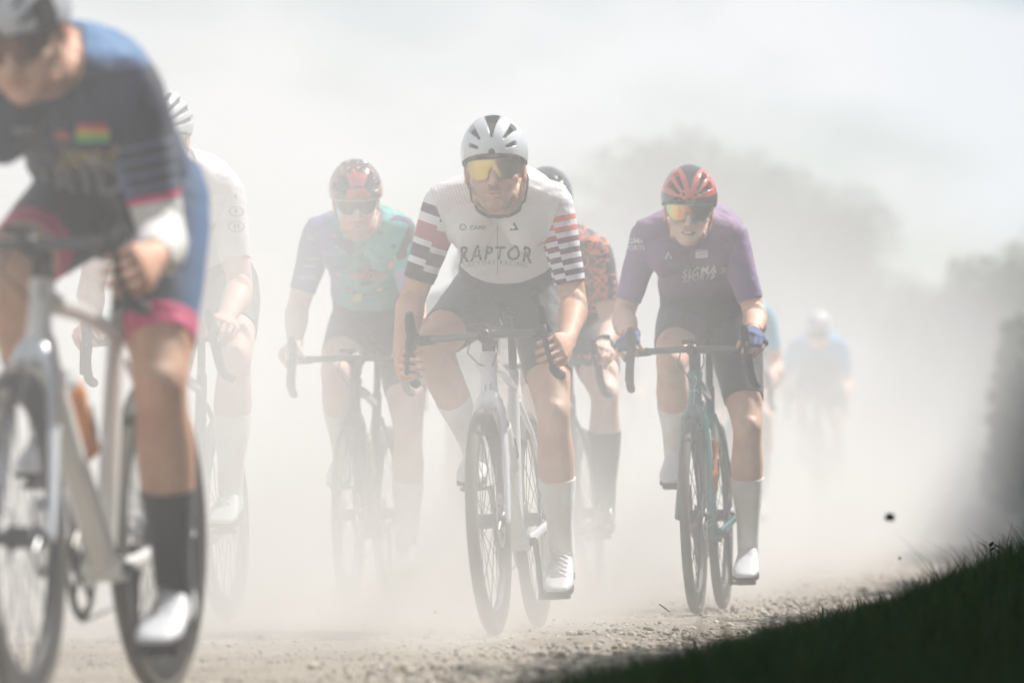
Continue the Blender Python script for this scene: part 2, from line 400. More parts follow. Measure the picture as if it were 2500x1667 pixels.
def hedge(pts, h0, h1, wd, n, label, name='hedge', m=2, sz=.05):
    P0 = np.array(pts, float)
    def pf(n):
        t = rng.random(n) * (len(P0) - 1); i = np.minimum(t.astype(int), len(P0) - 2); q = P0[i] + (P0[i + 1] - P0[i]) * (t - i)[:, None]
        hh = h0 + (h1 - h0) * t / (len(P0) - 1); hh = hh * (1 + .13 * np.sin(t * 9) + .06 * np.sin(t * 31))
        z = rng.random(n) ** .9 * hh; ww = wd * (1 - .35 * (z / hh) ** 2)
        return np.stack([q[:, 0] + (rng.random(n) - .5) * ww, q[:, 1] + (rng.random(n) - .5) * .8, z + np.array([ground_z(a) for a in q[:, 1]])], -1)
    v, f = leaves(n, pf, sz); r = empty(name, (0, 0, 0)); tag(r, label, 'hedge', 'hedges along the right side of the road')
    tag(link('leafage', npmesh(v, f, LEAF[m]), r), kind='stuff')
    mb = MB()
    for i in range(14):
        t = (i + .5) / 14 * (len(P0) - 1); k = min(int(t), len(P0) - 2); q = P0[k] + (P0[k + 1] - P0[k]) * (t - k); z = ground_z(q[1])
        hl = h0 + (h1 - h0) * (i + .5) / 14; mb.tube([(q[0], q[1], z - .1), (q[0] + .1, q[1], z + hl * .35), (q[0] - .05, q[1] + .1, z + hl * .7)], [.06, .045, .015], 6)
    tag(put('stem', mb, BARK, r), kind='stuff')
hedge([(1.45, 7), (1.95, 12), (2.75, 18), (3.5, 25), (3.95, 34), (4.35, 47)], 3.4, 1.4, .9, 60000, 'tall dark hedge, mostly out of view, added beside the grass bank to shade it', sz=.08)  # its near stretch is unseen, placed and sized to shade the bank
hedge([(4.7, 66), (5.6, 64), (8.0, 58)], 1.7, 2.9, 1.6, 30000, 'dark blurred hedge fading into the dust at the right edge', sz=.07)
hedge([(2.5, 124), (6, 122), (10, 120), (15, 116)], 2.6, 4.5, 3.0, 34000, 'low line of bushes far back under the faded trees', sz=.16)

# ------------------------------------------------------------------ body helpers
def ik(a, c, l1, l2, pole):
    d = c - a; L = min(d.length, (l1 + l2) * .998); e = d.normalized()
    x = (l1 * l1 - l2 * l2 + L * L) / (2 * L); hgt = math.sqrt(max(0, l1 * l1 - x * x))
    p = V(pole); p = (p - e * p.dot(e)).normalized(); return a + e * x + p * hgt
def remesh(mb, vox, it=4, fac=.5):
    me = mesh_of(mb.v, mb.f); o = bpy.data.objects.new('tmp', me); COL.objects.link(o)
    r = o.modifiers.new('r', 'REMESH'); r.mode = 'VOXEL'; r.voxel_size = vox
    s = o.modifiers.new('s', 'SMOOTH'); s.factor = fac; s.iterations = it
    dg = bpy.context.evaluated_depsgraph_get(); ev = o.evaluated_get(dg); m2 = bpy.data.meshes.new_from_object(ev)
    v = np.zeros(len(m2.vertices) * 3); m2.vertices.foreach_get('co', v); v = v.reshape(-1, 3)
    f = [tuple(p.vertices) for p in m2.polygons]
    bpy.data.objects.remove(o); bpy.data.meshes.remove(me); bpy.data.meshes.remove(m2); return v, f
def lerp(a, b, t): return a + (b - a) * t
def head_mb(jaw=1.0, bald=False):
    mb = MB(); rings = [(-.120, .020, -.084, -.045), (-.108, .037, -.093, -.02), (-.088, .052, -.091, .01), (-.06, .061, -.086, .035), (-.03, .067, -.082, .07),
             (0, .072, -.079, .088), (.03, .076, -.087, .098), (.06, .074, -.083, .098), (.085, .064, -.065, .088), (.105, .045, -.04, .065), (.117, .02, -.01, .03)]
    n = 28; vv = []; ff = []
    for z, hw, yf, yb in rings:
        c, b = (yf + yb) / 2, (yb - yf) / 2; hw = hw * (jaw if z < -.04 else 1)
        for j in range(n):
            a = 2 * math.pi * j / n; ca, sa = math.cos(a), math.sin(a); e = 2 / 2.35
            vv.append((hw * math.copysign(abs(ca) ** e, ca), c + b * math.copysign(abs(sa) ** e, sa), z))
    for i in range(len(rings) - 1):
        for j in range(n): a, b = i * n + j, i * n + (j + 1) % n; ff.append((a, b, b + n, a + n))
    ff += [tuple(range(n - 1, -1, -1)), tuple(range((len(rings) - 1) * n, len(rings) * n))]
    mb.add(vv, ff)
    mb.tube([(0, -.084, .008), (0, -.096, -.018), (0, -.110, -.040)], [.008, .0095, .0125], 12)
    for s in (-1, 1):
        mb.ell((s * .012, -.097, -.046), (.0085, .012, .008)); mb.ell((s * .044, -.062, -.032), (.024, .02, .018)); mb.ell((s * .03, -.082, .024), (.028, .011, .009))
        mb.ell((s * .031, -.072, -.001), (.014, .012, .011)); mb.ell((s * .079, .012, -.012), (.007, .019, .031), rot=M.Rotation(s * R(-18), 3, 'Z')); mb.ell((s * .081, .006, -.036), (.006, .009, .012))
        mb.ell((s * .052, -.03, -.082), (.012, .03, .02))
    mb.ell((0, -.090, -.0675), (.024, .009, .006)); mb.ell((0, -.0895, -.0785), (.020, .0105, .0075)); mb.ell((0, -.086, -.104), (.024, .015, .016))
    return mb
def head_tint(p, kind):
    x, y, z = p; c = V((1, 1, 1)); f = y < -.02
    def blob(cx, cz, rx, rz, soft=.5): return max(0, min(1, (1 - math.hypot((x - cx) / rx, (z - cz) / rz)) / soft))
    if f and y < -.06:
        m = max(blob(0, -.068, .026, .008), blob(0, -.078, .022, .009)); c = c.lerp(V((.85, .60, .56)), m * .6)
        c = c.lerp(V((.28, .16, .14)), blob(0, -.073, .024, .0028, .4))
        for s in (-1, 1): c = c.lerp(V((.3, .22, .18)), blob(s * .031, .029, .024, .006)); c = c.lerp(V((.5, .35, .3)), blob(s * .011, -.050, .005, .0035))
    if kind in ('stubble', 'beard', 'redbeard') and z < -.045:
        b = min(1, max(0, (-.045 - z) / .018)) * (1 - blob(0, -.075, .028, .016)); b = max(b, blob(0, -.059, .03, .008) if f else 0)
        g = .75 + .5 * MN.noise(V((x * 220, y * 220, z * 220)))
        b *= g; c = c.lerp(V({'stubble': (.34, .25, .20), 'beard': (.3, .2, .15), 'redbeard': (.75, .42, .25)}[kind]), max(0, min(1, b)) * (.6 if kind == 'stubble' else .95))
    if kind == 'smile' and f and y < -.06:
        c = c.lerp(V((.22, .12, .12)), blob(0, -.0735, .028, .0085, .25)); c = c.lerp(V((.95, 1.3, 1.55)), blob(0, -.0722, .019, .0045, .3))
    if abs(x) > .074: c = c.lerp(V((1.15, .72, .65)), .6)
    if z > .035 or (y > .03 and z > -.045 and abs(x) < .076): c = V((.13, .1, .08))
    return c
def hand_mb(w, k, u, fist=1.0, glove=False, thumb_side=1, sc=1.0):
    """w wrist, k middle knuckle, u back-of-hand direction; fingers curl towards -u"""
    mb = MB(); f = (k - w).normalized(); u = (u - f * u.dot(f)).normalized(); a = f.cross(u) * thumb_side   # a points to the thumb side
    L = (k - w).length; g = .003 if glove else 0
    mb.tube([w - f * .03, w, w + f * L * .35, w + f * L * .75, k], [(.029 + g, .022 + g), (.031 + g, .021 + g), (.038 + g, .018 + g), (.042 + g, .016 + g), (.040 + g, .0125 + g)], 14, ref=a)
    tips = []
    for i, (off, ln, dy) in enumerate(((.031, 1.0, -.004), (.0105, 1.08, .003), (-.0105, 1.0, -.001), (-.031, .82, -.010))):
        b = k + a * off + f * dy; mb.ell(b, (.0115 + g,) * 3, 8)
        seg = [.042 * ln * sc, .027 * ln * sc, .022 * ln * sc]; ang = [.55 * fist, 1.55 * fist, 2.35 * fist] if fist > .7 else [.75, 1.25, 1.7]
        p = b; pts = [b - f * .01, b]; sp = a * (off * .12)
        for j, (s_, an) in enumerate(zip(seg, ang)):
            an += .06 * i; d = f * math.cos(an) - u * math.sin(an); p = p + (d * s_ + sp * .3); pts.append(p)
            if glove and j == 0: break
        mb.tube(pts, [(.0086 + g, .0086 + g)] * 2 + [(.0082 + g,) * 2, (.0078,) * 2, (.0068,) * 2][:len(pts) - 2], 10)
    t0 = w + f * L * .35 + a * .026; t1 = w + f * L * .72 + a * .048 - u * .012; t2 = t1 + f * .022 - u * .022 - a * .004; t3 = t2 + f * .008 - u * .022 - a * .014
    mb.tube([t0, t1] if glove else [t0, t1, t2, t3], [(.015 + g, .015 + g), (.0125 + g,) * 2] + ([] if glove else [(.0105,) * 2, (.009,) * 2]), 10)
    return mb

# ------------------------------------------------------------------ helmet and glasses (head space: face to -Y, eyes at z = 0)
def helmet_mesh(a=.097, b=.138, c=.098, vents=(), paint=None, base=(0, .012, .040), cut=.0, res=(110, 120)):
    nt, nph = res; vv = []; mi = []; ff = []
    for i in range(nt + 1):
        th = R(4) + (math.pi - R(8)) * i / nt
        for j in range(nph + 1):
            ph = R(-125) + R(250) * j / nph
            st = math.sin(th) ** .86; dep = 0
            for (pc, pw0, pw1, t0, t1) in vents:
                for sg in ((-1, 1) if pc else (1,)):
                    q = (math.degrees(th) - t0) / (t1 - t0)
                    if -.1 < q < 1.1:
                        hw = lerp(pw0, pw1, max(0, min(1, q))); e = min((hw - abs(math.degrees(ph) - sg * pc)) / 1.6, q * (t1 - t0) / 2., (1 - q) * (t1 - t0) / 2.)
                        dep = max(dep, max(0, min(1, e)))
            k = 1 - .20 * dep; lip = 1
            vv.append((base[0] + a * st * math.sin(ph) * k, base[1] - b * math.cos(th) * (k if dep else 1), base[2] + c * st * math.cos(ph) * k))
            mi.append(dep)
    f2 = []; m2 = []; w = nph + 1
    for i in range(nt):
        for j in range(nph):
            q = (i * w + j, i * w + j + 1, (i + 1) * w + j + 1, (i + 1) * w + j); dp = sum(mi[k] for k in q) / 4
            th = math.degrees(R(4) + (math.pi - R(8)) * (i + .5) / nt); ph = -125 + 250 * (j + .5) / nph
            f2.append(q); m2.append(0 if dp > .4 else (paint(th, ph) if paint else 1))
    me = mesh_of(vv, f2); bm = bmesh.new(); bm.from_mesh(me); bpy.data.meshes.remove(me)
    for fc, m in zip(bm.faces, m2): fc.material_index = m
    g = bm.verts[:] + bm.edges[:] + bm.faces[:]
    bmesh.ops.bisect_plane(bm, geom=g, plane_co=(0, -.09, .030 + cut), plane_no=(0, .22, 1), clear_inner=True)
    ed = [e for e in bm.edges if e.is_boundary]
    r = bmesh.ops.extrude_edge_only(bm, edges=ed); nv = [x for x in r['geom'] if isinstance(x, bmesh.types.BMVert)]
    for v in nv:
        v.co.x *= .86; v.co.y = base[1] + (v.co.y - base[1]) * .86; v.co.z += .004
    for x in r['geom']:
        if isinstance(x, bmesh.types.BMFace): x.material_index = 0
    for fc in bm.faces: fc.smooth = True
    bmesh.ops.recalc_face_normals(bm, faces=bm.faces)
    me = bpy.data.meshes.new('helmet'); bm.to_mesh(me); bm.free(); return me
def lens_mesh(w=.076, top=.024, bot=-.034, notch=.016, y0=-.104):
    vv = []; ff = []; nu, nv = 48, 10; up = []; lo = []
    for i in range(nu + 1):
        s = -1 + 2 * i / nu; x = w * math.sin(s * 1.15) / math.sin(1.15); y = y0 + .052 * (1 - math.cos(s * 1.35)) / (1 - math.cos(1.35)) * 1.0
        t = top - .006 * abs(s) ** 3; ax = abs(x)
        if ax < notch: l = lerp(-.006, bot + .006, (ax / notch) ** 1.3)
        elif ax < .05: l = bot + .006 * max(0, 1 - (ax - notch) / .008)
        else: l = lerp(bot, -.004, ((ax - .05) / (w - .05)) ** 1.5)
        up.append(V((x, y, t))); lo.append(V((x, y + .004, l)))
        for j in range(nv + 1):
            q = j / nv; vv.append((x, y + .004 * q - .003 * math.sin(q * 3.14), lerp(t, l, q)))
    for i in range(nu):
        for j in range(nv): a = i * (nv + 1) + j; ff.append((a, a + 1, a + nv + 2, a + nv + 1))
    return vv, ff, up, lo
def helmet_vents(style):
    if style == 'aero': return [(0, 5, 16, 20, 76), (44, 4, 7, 26, 66), (72, 5, 5, 22, 44)]
    if style == 'slots': return [(34, 5, 6, 20, 68), (58, 6, 7, 21, 60), (0, 3, 8, 95, 130), (84, 12, 4, 13, 28), (46, 9, 3, 11, 17)]
    if style == 'ribs': return [(0, 5, 8, 18, 140), (22, 3, 4.5, 18, 140), (43, 3, 4.5, 20, 135), (63, 3, 4.5, 22, 125), (82, 3, 4, 25, 110)]
    return [(0, 26, 30, 15, 20), (42, 9, 8, 20, 60), (70, 8, 6, 22, 70), (26, 3, 4, 70, 110)]

# ------------------------------------------------------------------ shoe
def shoe(parent, ank, toe, up, mt, style='lace', knit=False):
    """ankle joint, toe-tip point (both world) and up direction"""
    f = (toe - ank); f = f - up * f.dot(up); L = f.length; f.normalize(); s = f.cross(up)
    def q(a, b, c): return ank + f * a + s * b + up * c
    mb = MB(); st = [(-.055, .026, -.005, -.060), (-.045, .034, .02, -.066), (-.02, .036, .035, -.066), (.03, .036, .022, -.062), (.07, .042, -.005, -.064), (.115, .047, -.022, -.068), (.15, .044, -.034, -.068), (.178, .032, -.043, -.066), (.190, .015, -.05, -.062)]
    n = 18; vv = []; ff = []
    for a, hw, zt, zb in st:
        for j in range(n):
            t = 2 * math.pi * j / n; ct, s_ = math.cos(t), math.sin(t); ex = .8
            vv.append(q(a * 1.0, hw * math.copysign(abs(ct) ** ex, ct), (zt + zb) / 2 + (zt - zb) / 2 * math.copysign(abs(s_) ** ex, s_)))
    for i in range(len(st) - 1):
        for j in range(n): a, b = i * n + j, i * n + (j + 1) % n; ff.append((a, b, b + n, a + n))
    ff += [tuple(range(n)), tuple(range((len(st) - 1) * n, len(st) * n))]
    mb.add(vv, ff); v, f_ = remesh(mb, .004, 3)
    me = mesh_of(v, f_, None, [mt], True, 'shoe'); o = link('shoe', me, parent)
    if parent: o.matrix_parent_inverse = M.Identity(4)
    sb = MB(); rr = M((f, s, up)).transposed()
    for i in range(len(st) - 1):
        a, b = st[i], st[i + 1]
        vv = [q(a[0], -a[1] * .98, a[3] + .004), q(a[0], a[1] * .98, a[3] + .004), q(b[0], b[1] * .98, b[3] + .004), q(b[0], -b[1] * .98, b[3] + .004)]
        vv += [p - up * .011 for p in vv]; sb.add(vv, [(0, 1, 2, 3), (7, 6, 5, 4), (0, 4, 5, 1), (1, 5, 6, 2), (2, 6, 7, 3), (3, 7, 4, 0)])
    sb.box(q(.095, 0, -.083), (.06, .052, .018), rr)
    put('sole', sb, SOLE, o, True)
    if style == 'lace':
        lb = MB()
        for i in range(6):
            a = .022 + .018 * i; z = lerp(.028, -.02, i / 5)
            lb.tube([q(a, -.024, z - .006), q(a + .006, 0, z + .006), q(a + .01, .024, z - .006)], .0022, 6); lb.tube([q(a, .024, z - .006), q(a + .006, 0, z + .007), q(a + .01, -.024, z - .006)], .0022, 6)
        put('lace', lb, WHITE, o)
    elif style == 'dial':
        db = MB()
        for a, z in ((.045, .016), (.09, -.006)):
            db.tube([q(a, .012, z - .002), q(a, .016, z + .010)], .010, 12, rnd=False)
            db.tube([q(a - .01, -.03, z - .018), q(a, 0, z + .004), q(a + .01, .03, z - .016)], .0025, 6)
        put('dial', db, STEEL, o)
    return o

# ------------------------------------------------------------------ the bicycle (bike space: y backwards, origin at the front tyre's contact)
def bicycle(name_label, contact, yaw, lean, steer, frame_c, crank, opts):
    rt = empty('bicycle', contact); tag(rt, name_label, 'bicycle', 'racing bicycles on the gravel road')
    A = M.Translation(contact) @ M.Rotation(-R(yaw), 4, 'Z') @ M.Rotation(-R(lean), 4, 'Y'); rt.matrix_world = A
    B = opts.get('bar', .895); RW = .338; det = opts.get('detail', 2); nseg = 64 if det > 1 else 32
    st = M.Translation((0, .10, 0)) @ M.Rotation(R(steer), 4, 'Z') @ M.Translation((0, -.10, 0))
    X = lambda p: st @ V(p)
    def XM(mb):
        mb.v = [tuple(st @ V(p)) for p in mb.v]; return mb
    FM = opts['paint']; FK = opts.get('fork', FM)
    bb = V((0, .585, .27)); ra = V((0, 1.0, RW)); fa = V((0, 0, RW)); ht = V((0, .197, .835)); hb = V((0, .155, .70)); sc = V((0, .715, .745))
    # frame
    mb = MB()
    mb.tube([ht, V((0, .18, .78)), V((0, .165, .735)), hb], [(.026, .03), (.022, .027), (.025, .03), (.029, .033)], 18, ref=(1, 0, 0), rnd=False)
    mb.tube([V((0, .17, .735)), V((0, .37, .50)), bb + V((0, -.01, .02))], [(.024, .03), (.027, .032), (.033, .032)], 16, ref=(1, 0, 0))
    mb.tube([V((0, .20, .80)), V((0, .45, .785)), sc], [(.021, .024), (.018, .019), (.015, .017)], 14, ref=(1, 0, 0))
    mb.tube([bb, sc, V((0, .728, .79))], [(.024, .022), (.018, .022), (.018, .02)], 14, ref=(1, 0, 0))
    mb.tube([bb - V((.043, 0, 0)), bb + V((.043, 0, 0))], .026, 18, rnd=False)
    for s in (-1, 1):
        mb.tube([bb + V((s * .03, .01, 0)), V((s * .035, .72, .285)), V((s * .06, .93, .325)), ra + V((s * .068, 0, 0))], [(.012, .019), (.011, .017), (.011, .013), .012], 10, ref=(1, 0, 0))
        mb.tube([V((s * .014, .722, .70)), V((s * .04, .80, .60)), V((s * .06, .95, .40)), ra + V((s * .066, 0, 0))], [(.008, .012)] * 4, 10, ref=(1, 0, 0))
    fr = put('frame', mb, FM, rt)
    if opts.get('stripe'):
        # twisted second colour on the down tube
        sb = MB(); pts = [V((0, .17, .735)).lerp(bb, t) for t in np.linspace(0, .9, 60)]
        for ph in (0, 2.1, 4.2):
            sb.tube([p + V((math.cos(ph + i * .75) * .030, 0, 0)) + V((0, -.70, -.70)).normalized() * (math.sin(ph + i * .75) * .033) for i, p in enumerate(pts)], .003, 5)
        put('paint_stripe', sb, opts['stripe'], fr)
    # fork
    mb = MB(); mb.tube([X(hb + V((0, 0, .004))), X((0, .145, .692))], [(.03, .034), (.042, .03)], 16, ref=(1, 0, 0))
    for s in (-1, 1):
        mb.tube([X((s * .012, .146, .705)), X((s * .036, .132, .665)), X((s * .046, .10, .55)), X((s * .052, .055, .43)), X((s * .056, .0, RW))],
                [(.020, .026), (.014, .028), (.011, .025), (.0095, .019), (.010, .013)], 12, ref=(1, 0, 0))
    fk = put('fork', mb, FK, rt)
    # wheels
    for fr_ in (1, 0):
        c = V((0, 0, 0)); mb = MB()
        vv = []; ff = []; prof = [(-.0125, .305), (-.014, .296), (-.0135, .280), (-.010, .262), (0, .256), (.010, .262), (.0135, .280), (.014, .296), (.0125, .305), (0, .300)]
        for i in range(nseg):
            a = 2 * math.pi * i / nseg
            for x, r in prof: vv.append((x, r * math.cos(a), r * math.sin(a)))
        k = len(prof)
        for i in range(nseg):
            for j in range(k): ff.append((i * k + j, i * k + (j + 1) % k, ((i + 1) % nseg) * k + (j + 1) % k, ((i + 1) % nseg) * k + j))
        mb.add(vv, ff); wh = put('wheel', mb, opts.get('rim', CARBON), rt)
        wh.matrix_local = (st @ M.Translation(fa)) if fr_ else M.Translation(ra)
        tb = MB(); tb.torus(c, .319, .0175, nseg, 14, m=0)
        for i, q in enumerate(tb.f):
            j = i % 14; tb.m[i] = 1 if (opts.get('tan') and j in (2, 3, 4, 9, 10, 11)) else 0
        put('tyre', tb, [TYRE, SIDEWALL], wh)
        hb_ = MB(); hb_.tube([(-.052, 0, 0), (-.03, 0, 0), (-.028, 0, 0), (.028, 0, 0), (.03, 0, 0), (.052, 0, 0)], [.014, .016, .024, .020, .024, .014], 14, rnd=False); put('hub', hb_, BLACK, wh)
        if det > 0:
            sp = MB(); sp.tube([(.022, .02, 0), (.004, 0, .26)], .0013, 4, rnd=False); sm = mesh_of(sp.v, sp.f, None, [opts.get('spoke', BLACK)], True, 'spoke')
            sp = MB(); sp.tube([(-.022, .02, 0), (-.004, 0, .26)], .0013, 4, rnd=False); s2 = mesh_of(sp.v, sp.f, None, [opts.get('spoke', BLACK)], True, 'spoke')
            for i in range(24 if det > 1 else 12):
                o = link('spoke', sm if i % 2 else s2, wh); o.matrix_local = M.Rotation(2 * math.pi * i / (24 if det > 1 else 12), 4, 'X')
            db = MB(); n = 40; vv = []; ff = []
            for i in range(n):
                a = 2 * math.pi * i / n; r0 = .062 + .004 * math.sin(i * 2.2)
                for x in (.0, .0018):
                    vv += [(.036 + x, r0 * math.cos(a), r0 * math.sin(a)), (.036 + x, .080 * math.cos(a), .080 * math.sin(a))]
            for i in range(n):
                a, b = i * 4, ((i + 1) % n) * 4; ff += [(a, a + 1, b + 1, b), (a + 2, b + 2, b + 3, a + 3), (a + 1, a + 3, b + 3, b + 1), (a, b, b + 2, a + 2)]
            for i in range(6):
                a = i * math.pi / 3; db.tube([(.037, .014 * math.cos(a), .014 * math.sin(a)), (.037, .066 * math.cos(a + .4), .066 * math.sin(a + .4))], .003, 4, rnd=False)
            db.add(vv, ff); put('brake_disc', db, STEEL, wh)
    # cockpit
    mb = MB(); mb.tube([(0, .200, .84), (0, .203, B - .012)], [(.020, .022), (.0205, .022)], 14, rnd=False)
    mb.tube([X((0, .21, B - .022)), X((0, .15, B - .012)), X((0, .105, B))], [(.021, .022), (.017, .018), (.022, .022)], 14, ref=(1, 0, 0)); stem = put('stem', mb, opts.get('stemm', BLACK), rt)
    mb = MB(); yb = .105
    top = [X((x, yb - (.004 if abs(x) > .1 else 0), B - .006 * (abs(x) / .2) ** 2)) for x in np.linspace(-.175, .175, 15)]
    mb.tube(top, [(.0155, .0115)] * 15, 12, ref=(0, 1, 0))
    hb_ = put('handlebar', mb, ALU, rt)
    def tp(s): return [X(p) for p in ((s * .15, yb - .003, B - .004), (s * .185, yb - .012, B - .006), (s * .200, yb - .045, B - .006), (s * .203, yb - .085, B - .018), (s * .206, yb - .098, B - .052), (s * .209, yb - .085, B - .09), (s * .213, yb - .05, B - .118), (s * .216, yb, B - .128), (s * .219, yb + .045, B - .130))]
    for s in (-1, 1):
        t = MB(); t.tube(tp(s), [.0145] * 9, 12); put('bar_tape', t, TAPE, hb_)
        h = MB(); h.tube([X((s * .199, yb - .055, B + .002)), X((s * .199, yb - .09, B + .010)), X((s * .198, yb - .125, B + .022)), X((s * .196, yb - .142, B + .052)), X((s * .195, yb - .146, B + .068))], [(.016, .019), (.017, .021), (.016, .021), (.0155, .015), (.012, .011)], 14, ref=(1, 0, 0))
        hd = put('brake_hood', h, TAPE, hb_)
        l = MB(); l.tube([X((s * .199, yb - .140, B + .012)), X((s * .203, yb - .155, B - .02)), X((s * .209, yb - .148, B - .065)), X((s * .216, yb - .128, B - .105))], [(.009, .007), (.0085, .005), (.0075, .004), (.0065, .004)], 8, ref=(1, 0, 0))
        put('brake_lever', l, opts.get('lever', BLACK), hb_)
    if opts.get('computer', True) and det > 0:
        cb = MB(); cb.box((0, 0, 0), (.05, .08, .016), M.Identity(3)); cb.v = [tuple(X(V(p) + V((0, .03, B + .024)))) for p in cb.v]; put('bike_computer', cb, BLACK, rt, True, .004)
        cb = MB(); cb.tube([X((0, .09, B)), X((0, .045, B + .012))], .006, 8); put('computer_mount', cb, ALU, rt)
    # cables
    if det > 1:
        cb = MB()
        for s in (-1, 1): cb.tube([X((s * .04, .10, B - .014)), X((s * .045, .06, B - .05)), X((s * .022, .12, B - .085)), X((s * .012, .165, .80))], .0024, 6)
        put('brake_cable', cb, BLACK, rt)
    # saddle
    zs = opts.get('saddle', .985); mb = MB(); sts = [(.60, .016, 0), (.66, .020, .002), (.72, .034, .002), (.78, .058, .004), (.83, .070, .008), (.862, .066, .012), (.875, .045, .008)]
    mb.tube([(0, y, zs - .014 + z) for y, w, z in sts], [(w, .014) for y, w, z in sts], 14, ref=(1, 0, 0)); sd_ = put('saddle', mb, opts.get('saddlem', BLACK), rt)
    rb = MB()
    for s in (-1, 1): rb.tube([(s * .02, .64, zs - .03), (s * .022, .70, zs - .045), (s * .022, .77, zs - .045), (s * .03, .84, zs - .028)], .0035, 6)
    put('saddle_rail', rb, STEEL, sd_)
    mb = MB(); mb.tube([(0, .722, .77), (0, .755, zs - .05)], [(.013, .017), (.013, .016)], 12, ref=(1, 0, 0), rnd=False); put('seatpost', mb, opts.get('postm', BLACK), rt)
    # crank set
    ca = R(crank)       # 0: left pedal straight down; positive: left pedal forward
    pl = {}
    cr = MB(); cr.tube([bb - V((.06, 0, 0)), bb + V((.06, 0, 0))], .013, 12, rnd=False)
    for s in (-1, 1):
        e = V((0, -math.sin(ca) * .172, -math.cos(ca) * .172)) * (1 if s > 0 else -1); pp = bb + e + V((s * .070, 0, 0))
        cr.tube([bb + V((s * .058, 0, 0)), bb + e * .5 + V((s * .066, 0, 0)), pp], [(.010, .016), (.008, .013), (.009, .013)], 10, ref=(1, 0, 0)); pl[s] = pp + V((s * .056, 0, 0))
        pb = MB(); pb.tube([pp, pp + V((s * .03, 0, 0))], .007, 8); pb.box(pp + V((s * .056, 0, 0)), (.062, .062, .016)); pb.tube([pl[s] + V((-.03, -.04, 0)), pl[s] + V((.03, -.04, 0))], .006, 8)
        put('pedal', pb, ALU, rt, True, .003)
    ck = put('crank', cr, opts.get('crankm', ALU), rt)
    if det > 0:
        n = 44; vv = []; ff = []
        for i in range(n * 2):
            a = math.pi * i / n; r1 = .100 if i % 2 else .105
            for x in (-.050, -.046): vv += [(x, bb.y + .082 * math.cos(a), bb.z + .082 * math.sin(a)), (x, bb.y + r1 * math.cos(a), bb.z + r1 * math.sin(a))]
        for i in range(2 * n):
            a, b = i * 4, ((i + 1) % (2 * n)) * 4; ff += [(a, a + 1, b + 1, b), (a + 2, b + 2, b + 3, a + 3), (a + 1, a + 3, b + 3, b + 1), (a, b, b + 2, a + 2)]
        g = MB(); g.add(vv, ff)
        for i in range(4):
            a = ca + math.pi / 4 + i * math.pi / 2; g.tube([(-.052, bb.y, bb.z), (-.050, bb.y + .086 * math.cos(a), bb.z + .086 * math.sin(a))], [(.006, .012), (.004, .009)], 6, ref=(1, 0, 0))
        put('chainring', g, BLACK, ck)
        ch = MB(); cpts = [(-.048, bb.y, bb.z + .105), (-.046, ra.y, ra.z + .035), (-.046, ra.y + .035, ra.z), (-.046, ra.y, ra.z - .035), (-.046, ra.y + .01, ra.z - .07), (-.046, ra.y - .01, ra.z - .13), (-.048, bb.y, bb.z - .105), (-.048, bb.y - .105, bb.z), (-.048, bb.y, bb.z + .105)]
        ch.tube(cpts, [(.004, .003)] * len(cpts), 6); put('chain', ch, CHAIN, rt)
        rd = MB(); rd.tube([(-.055, ra.y, ra.z - .03), (-.06, ra.y + .015, ra.z - .07), (-.052, ra.y - .01, ra.z - .13)], [.012, .014, .010], 8); rd.torus((-.050, ra.y - .01, ra.z - .13), .018, .005, 14, 6); rd.torus((-.050, ra.y + .01, ra.z - .075), .018, .005, 14, 6); put('derailleur', rd, BLACK, rt)
        cs = MB()
        for i in range(7): cs.torus((-.040 + .0035 * i, ra.y, ra.z), .034 + .004 * i, .0022, 30, 4)
        put('cassette', cs, STEEL, rt)
    for t, bm_, w in opts.get('bottles', ()):   # bottles on the down tube / seat tube
        a, b = ((V((0, .17, .735)), bb) if w == 'down' else (sc, bb)); d = (b - a).normalized(); nrm = V((0, .75, .66)) if w == 'down' else V((0, -1, -.2)); nrm = (nrm - d * nrm.dot(d)).normalized()
        p = a.lerp(b, t) + nrm * .062; q = MB()
        q.tube([p - d * .075, p - d * .070, p - d * .03, p - d * .02, p + d * .06, p + d * .10], [.024, .034, .036, .033, .036, .035], 16, rnd=False)
        bo = put('bottle', q, bm_, rt); q = MB(); q.tube([p - d * .078, p - d * .095], [.030, .024], 14, rnd=False); q.tube([p - d * .095, p - d * .112], [.010, .012], 10); put('bottle_cap', q, WHITE if bm_ is not WHITE else BLACK, bo)
        q = MB(); s_ = d.cross(nrm)
        for ph in (-1, 1): q.tube([p - nrm * .036 + d * .09, p + s_ * ph * .039 + d * .05, p + s_ * ph * .037 - d * .01 + nrm * .01], .003, 6)
        q.tube([p - nrm * .036 - d * .06, p - nrm * .036 + d * .1], .005, 6); put('bottle_cage', q, BLACK, rt)
    return rt, A, pl, st, B, zs

# ------------------------------------------------------------------ the rider
def text_mesh(s, size, spacing=1.0, shear=0, bold=0.0):
    cu = bpy.data.curves.new('t', 'FONT'); cu.body = s; cu.size = size; cu.align_x = 'CENTER'; cu.align_y = 'CENTER'; cu.space_character = spacing; cu.shear = shear; cu.offset = bold; cu.resolution_u = 3
    o = bpy.data.objects.new('t', cu); COL.objects.link(o); dg = bpy.context.evaluated_depsgraph_get(); me = bpy.data.meshes.new_from_object(o.evaluated_get(dg))
    bm = bmesh.new(); bm.from_mesh(me)
    for _ in range(2): bmesh.ops.subdivide_edges(bm, edges=[e for e in bm.edges if e.calc_length() > size * .22], cuts=1)
    bmesh.ops.triangulate(bm, faces=bm.faces)
    v = [q.co.copy() for q in bm.verts]; f = [tuple(x.index for x in p.verts) for p in bm.faces]
    bm.free(); bpy.data.objects.remove(o); bpy.data.curves.remove(cu); bpy.data.meshes.remove(me); return v, f
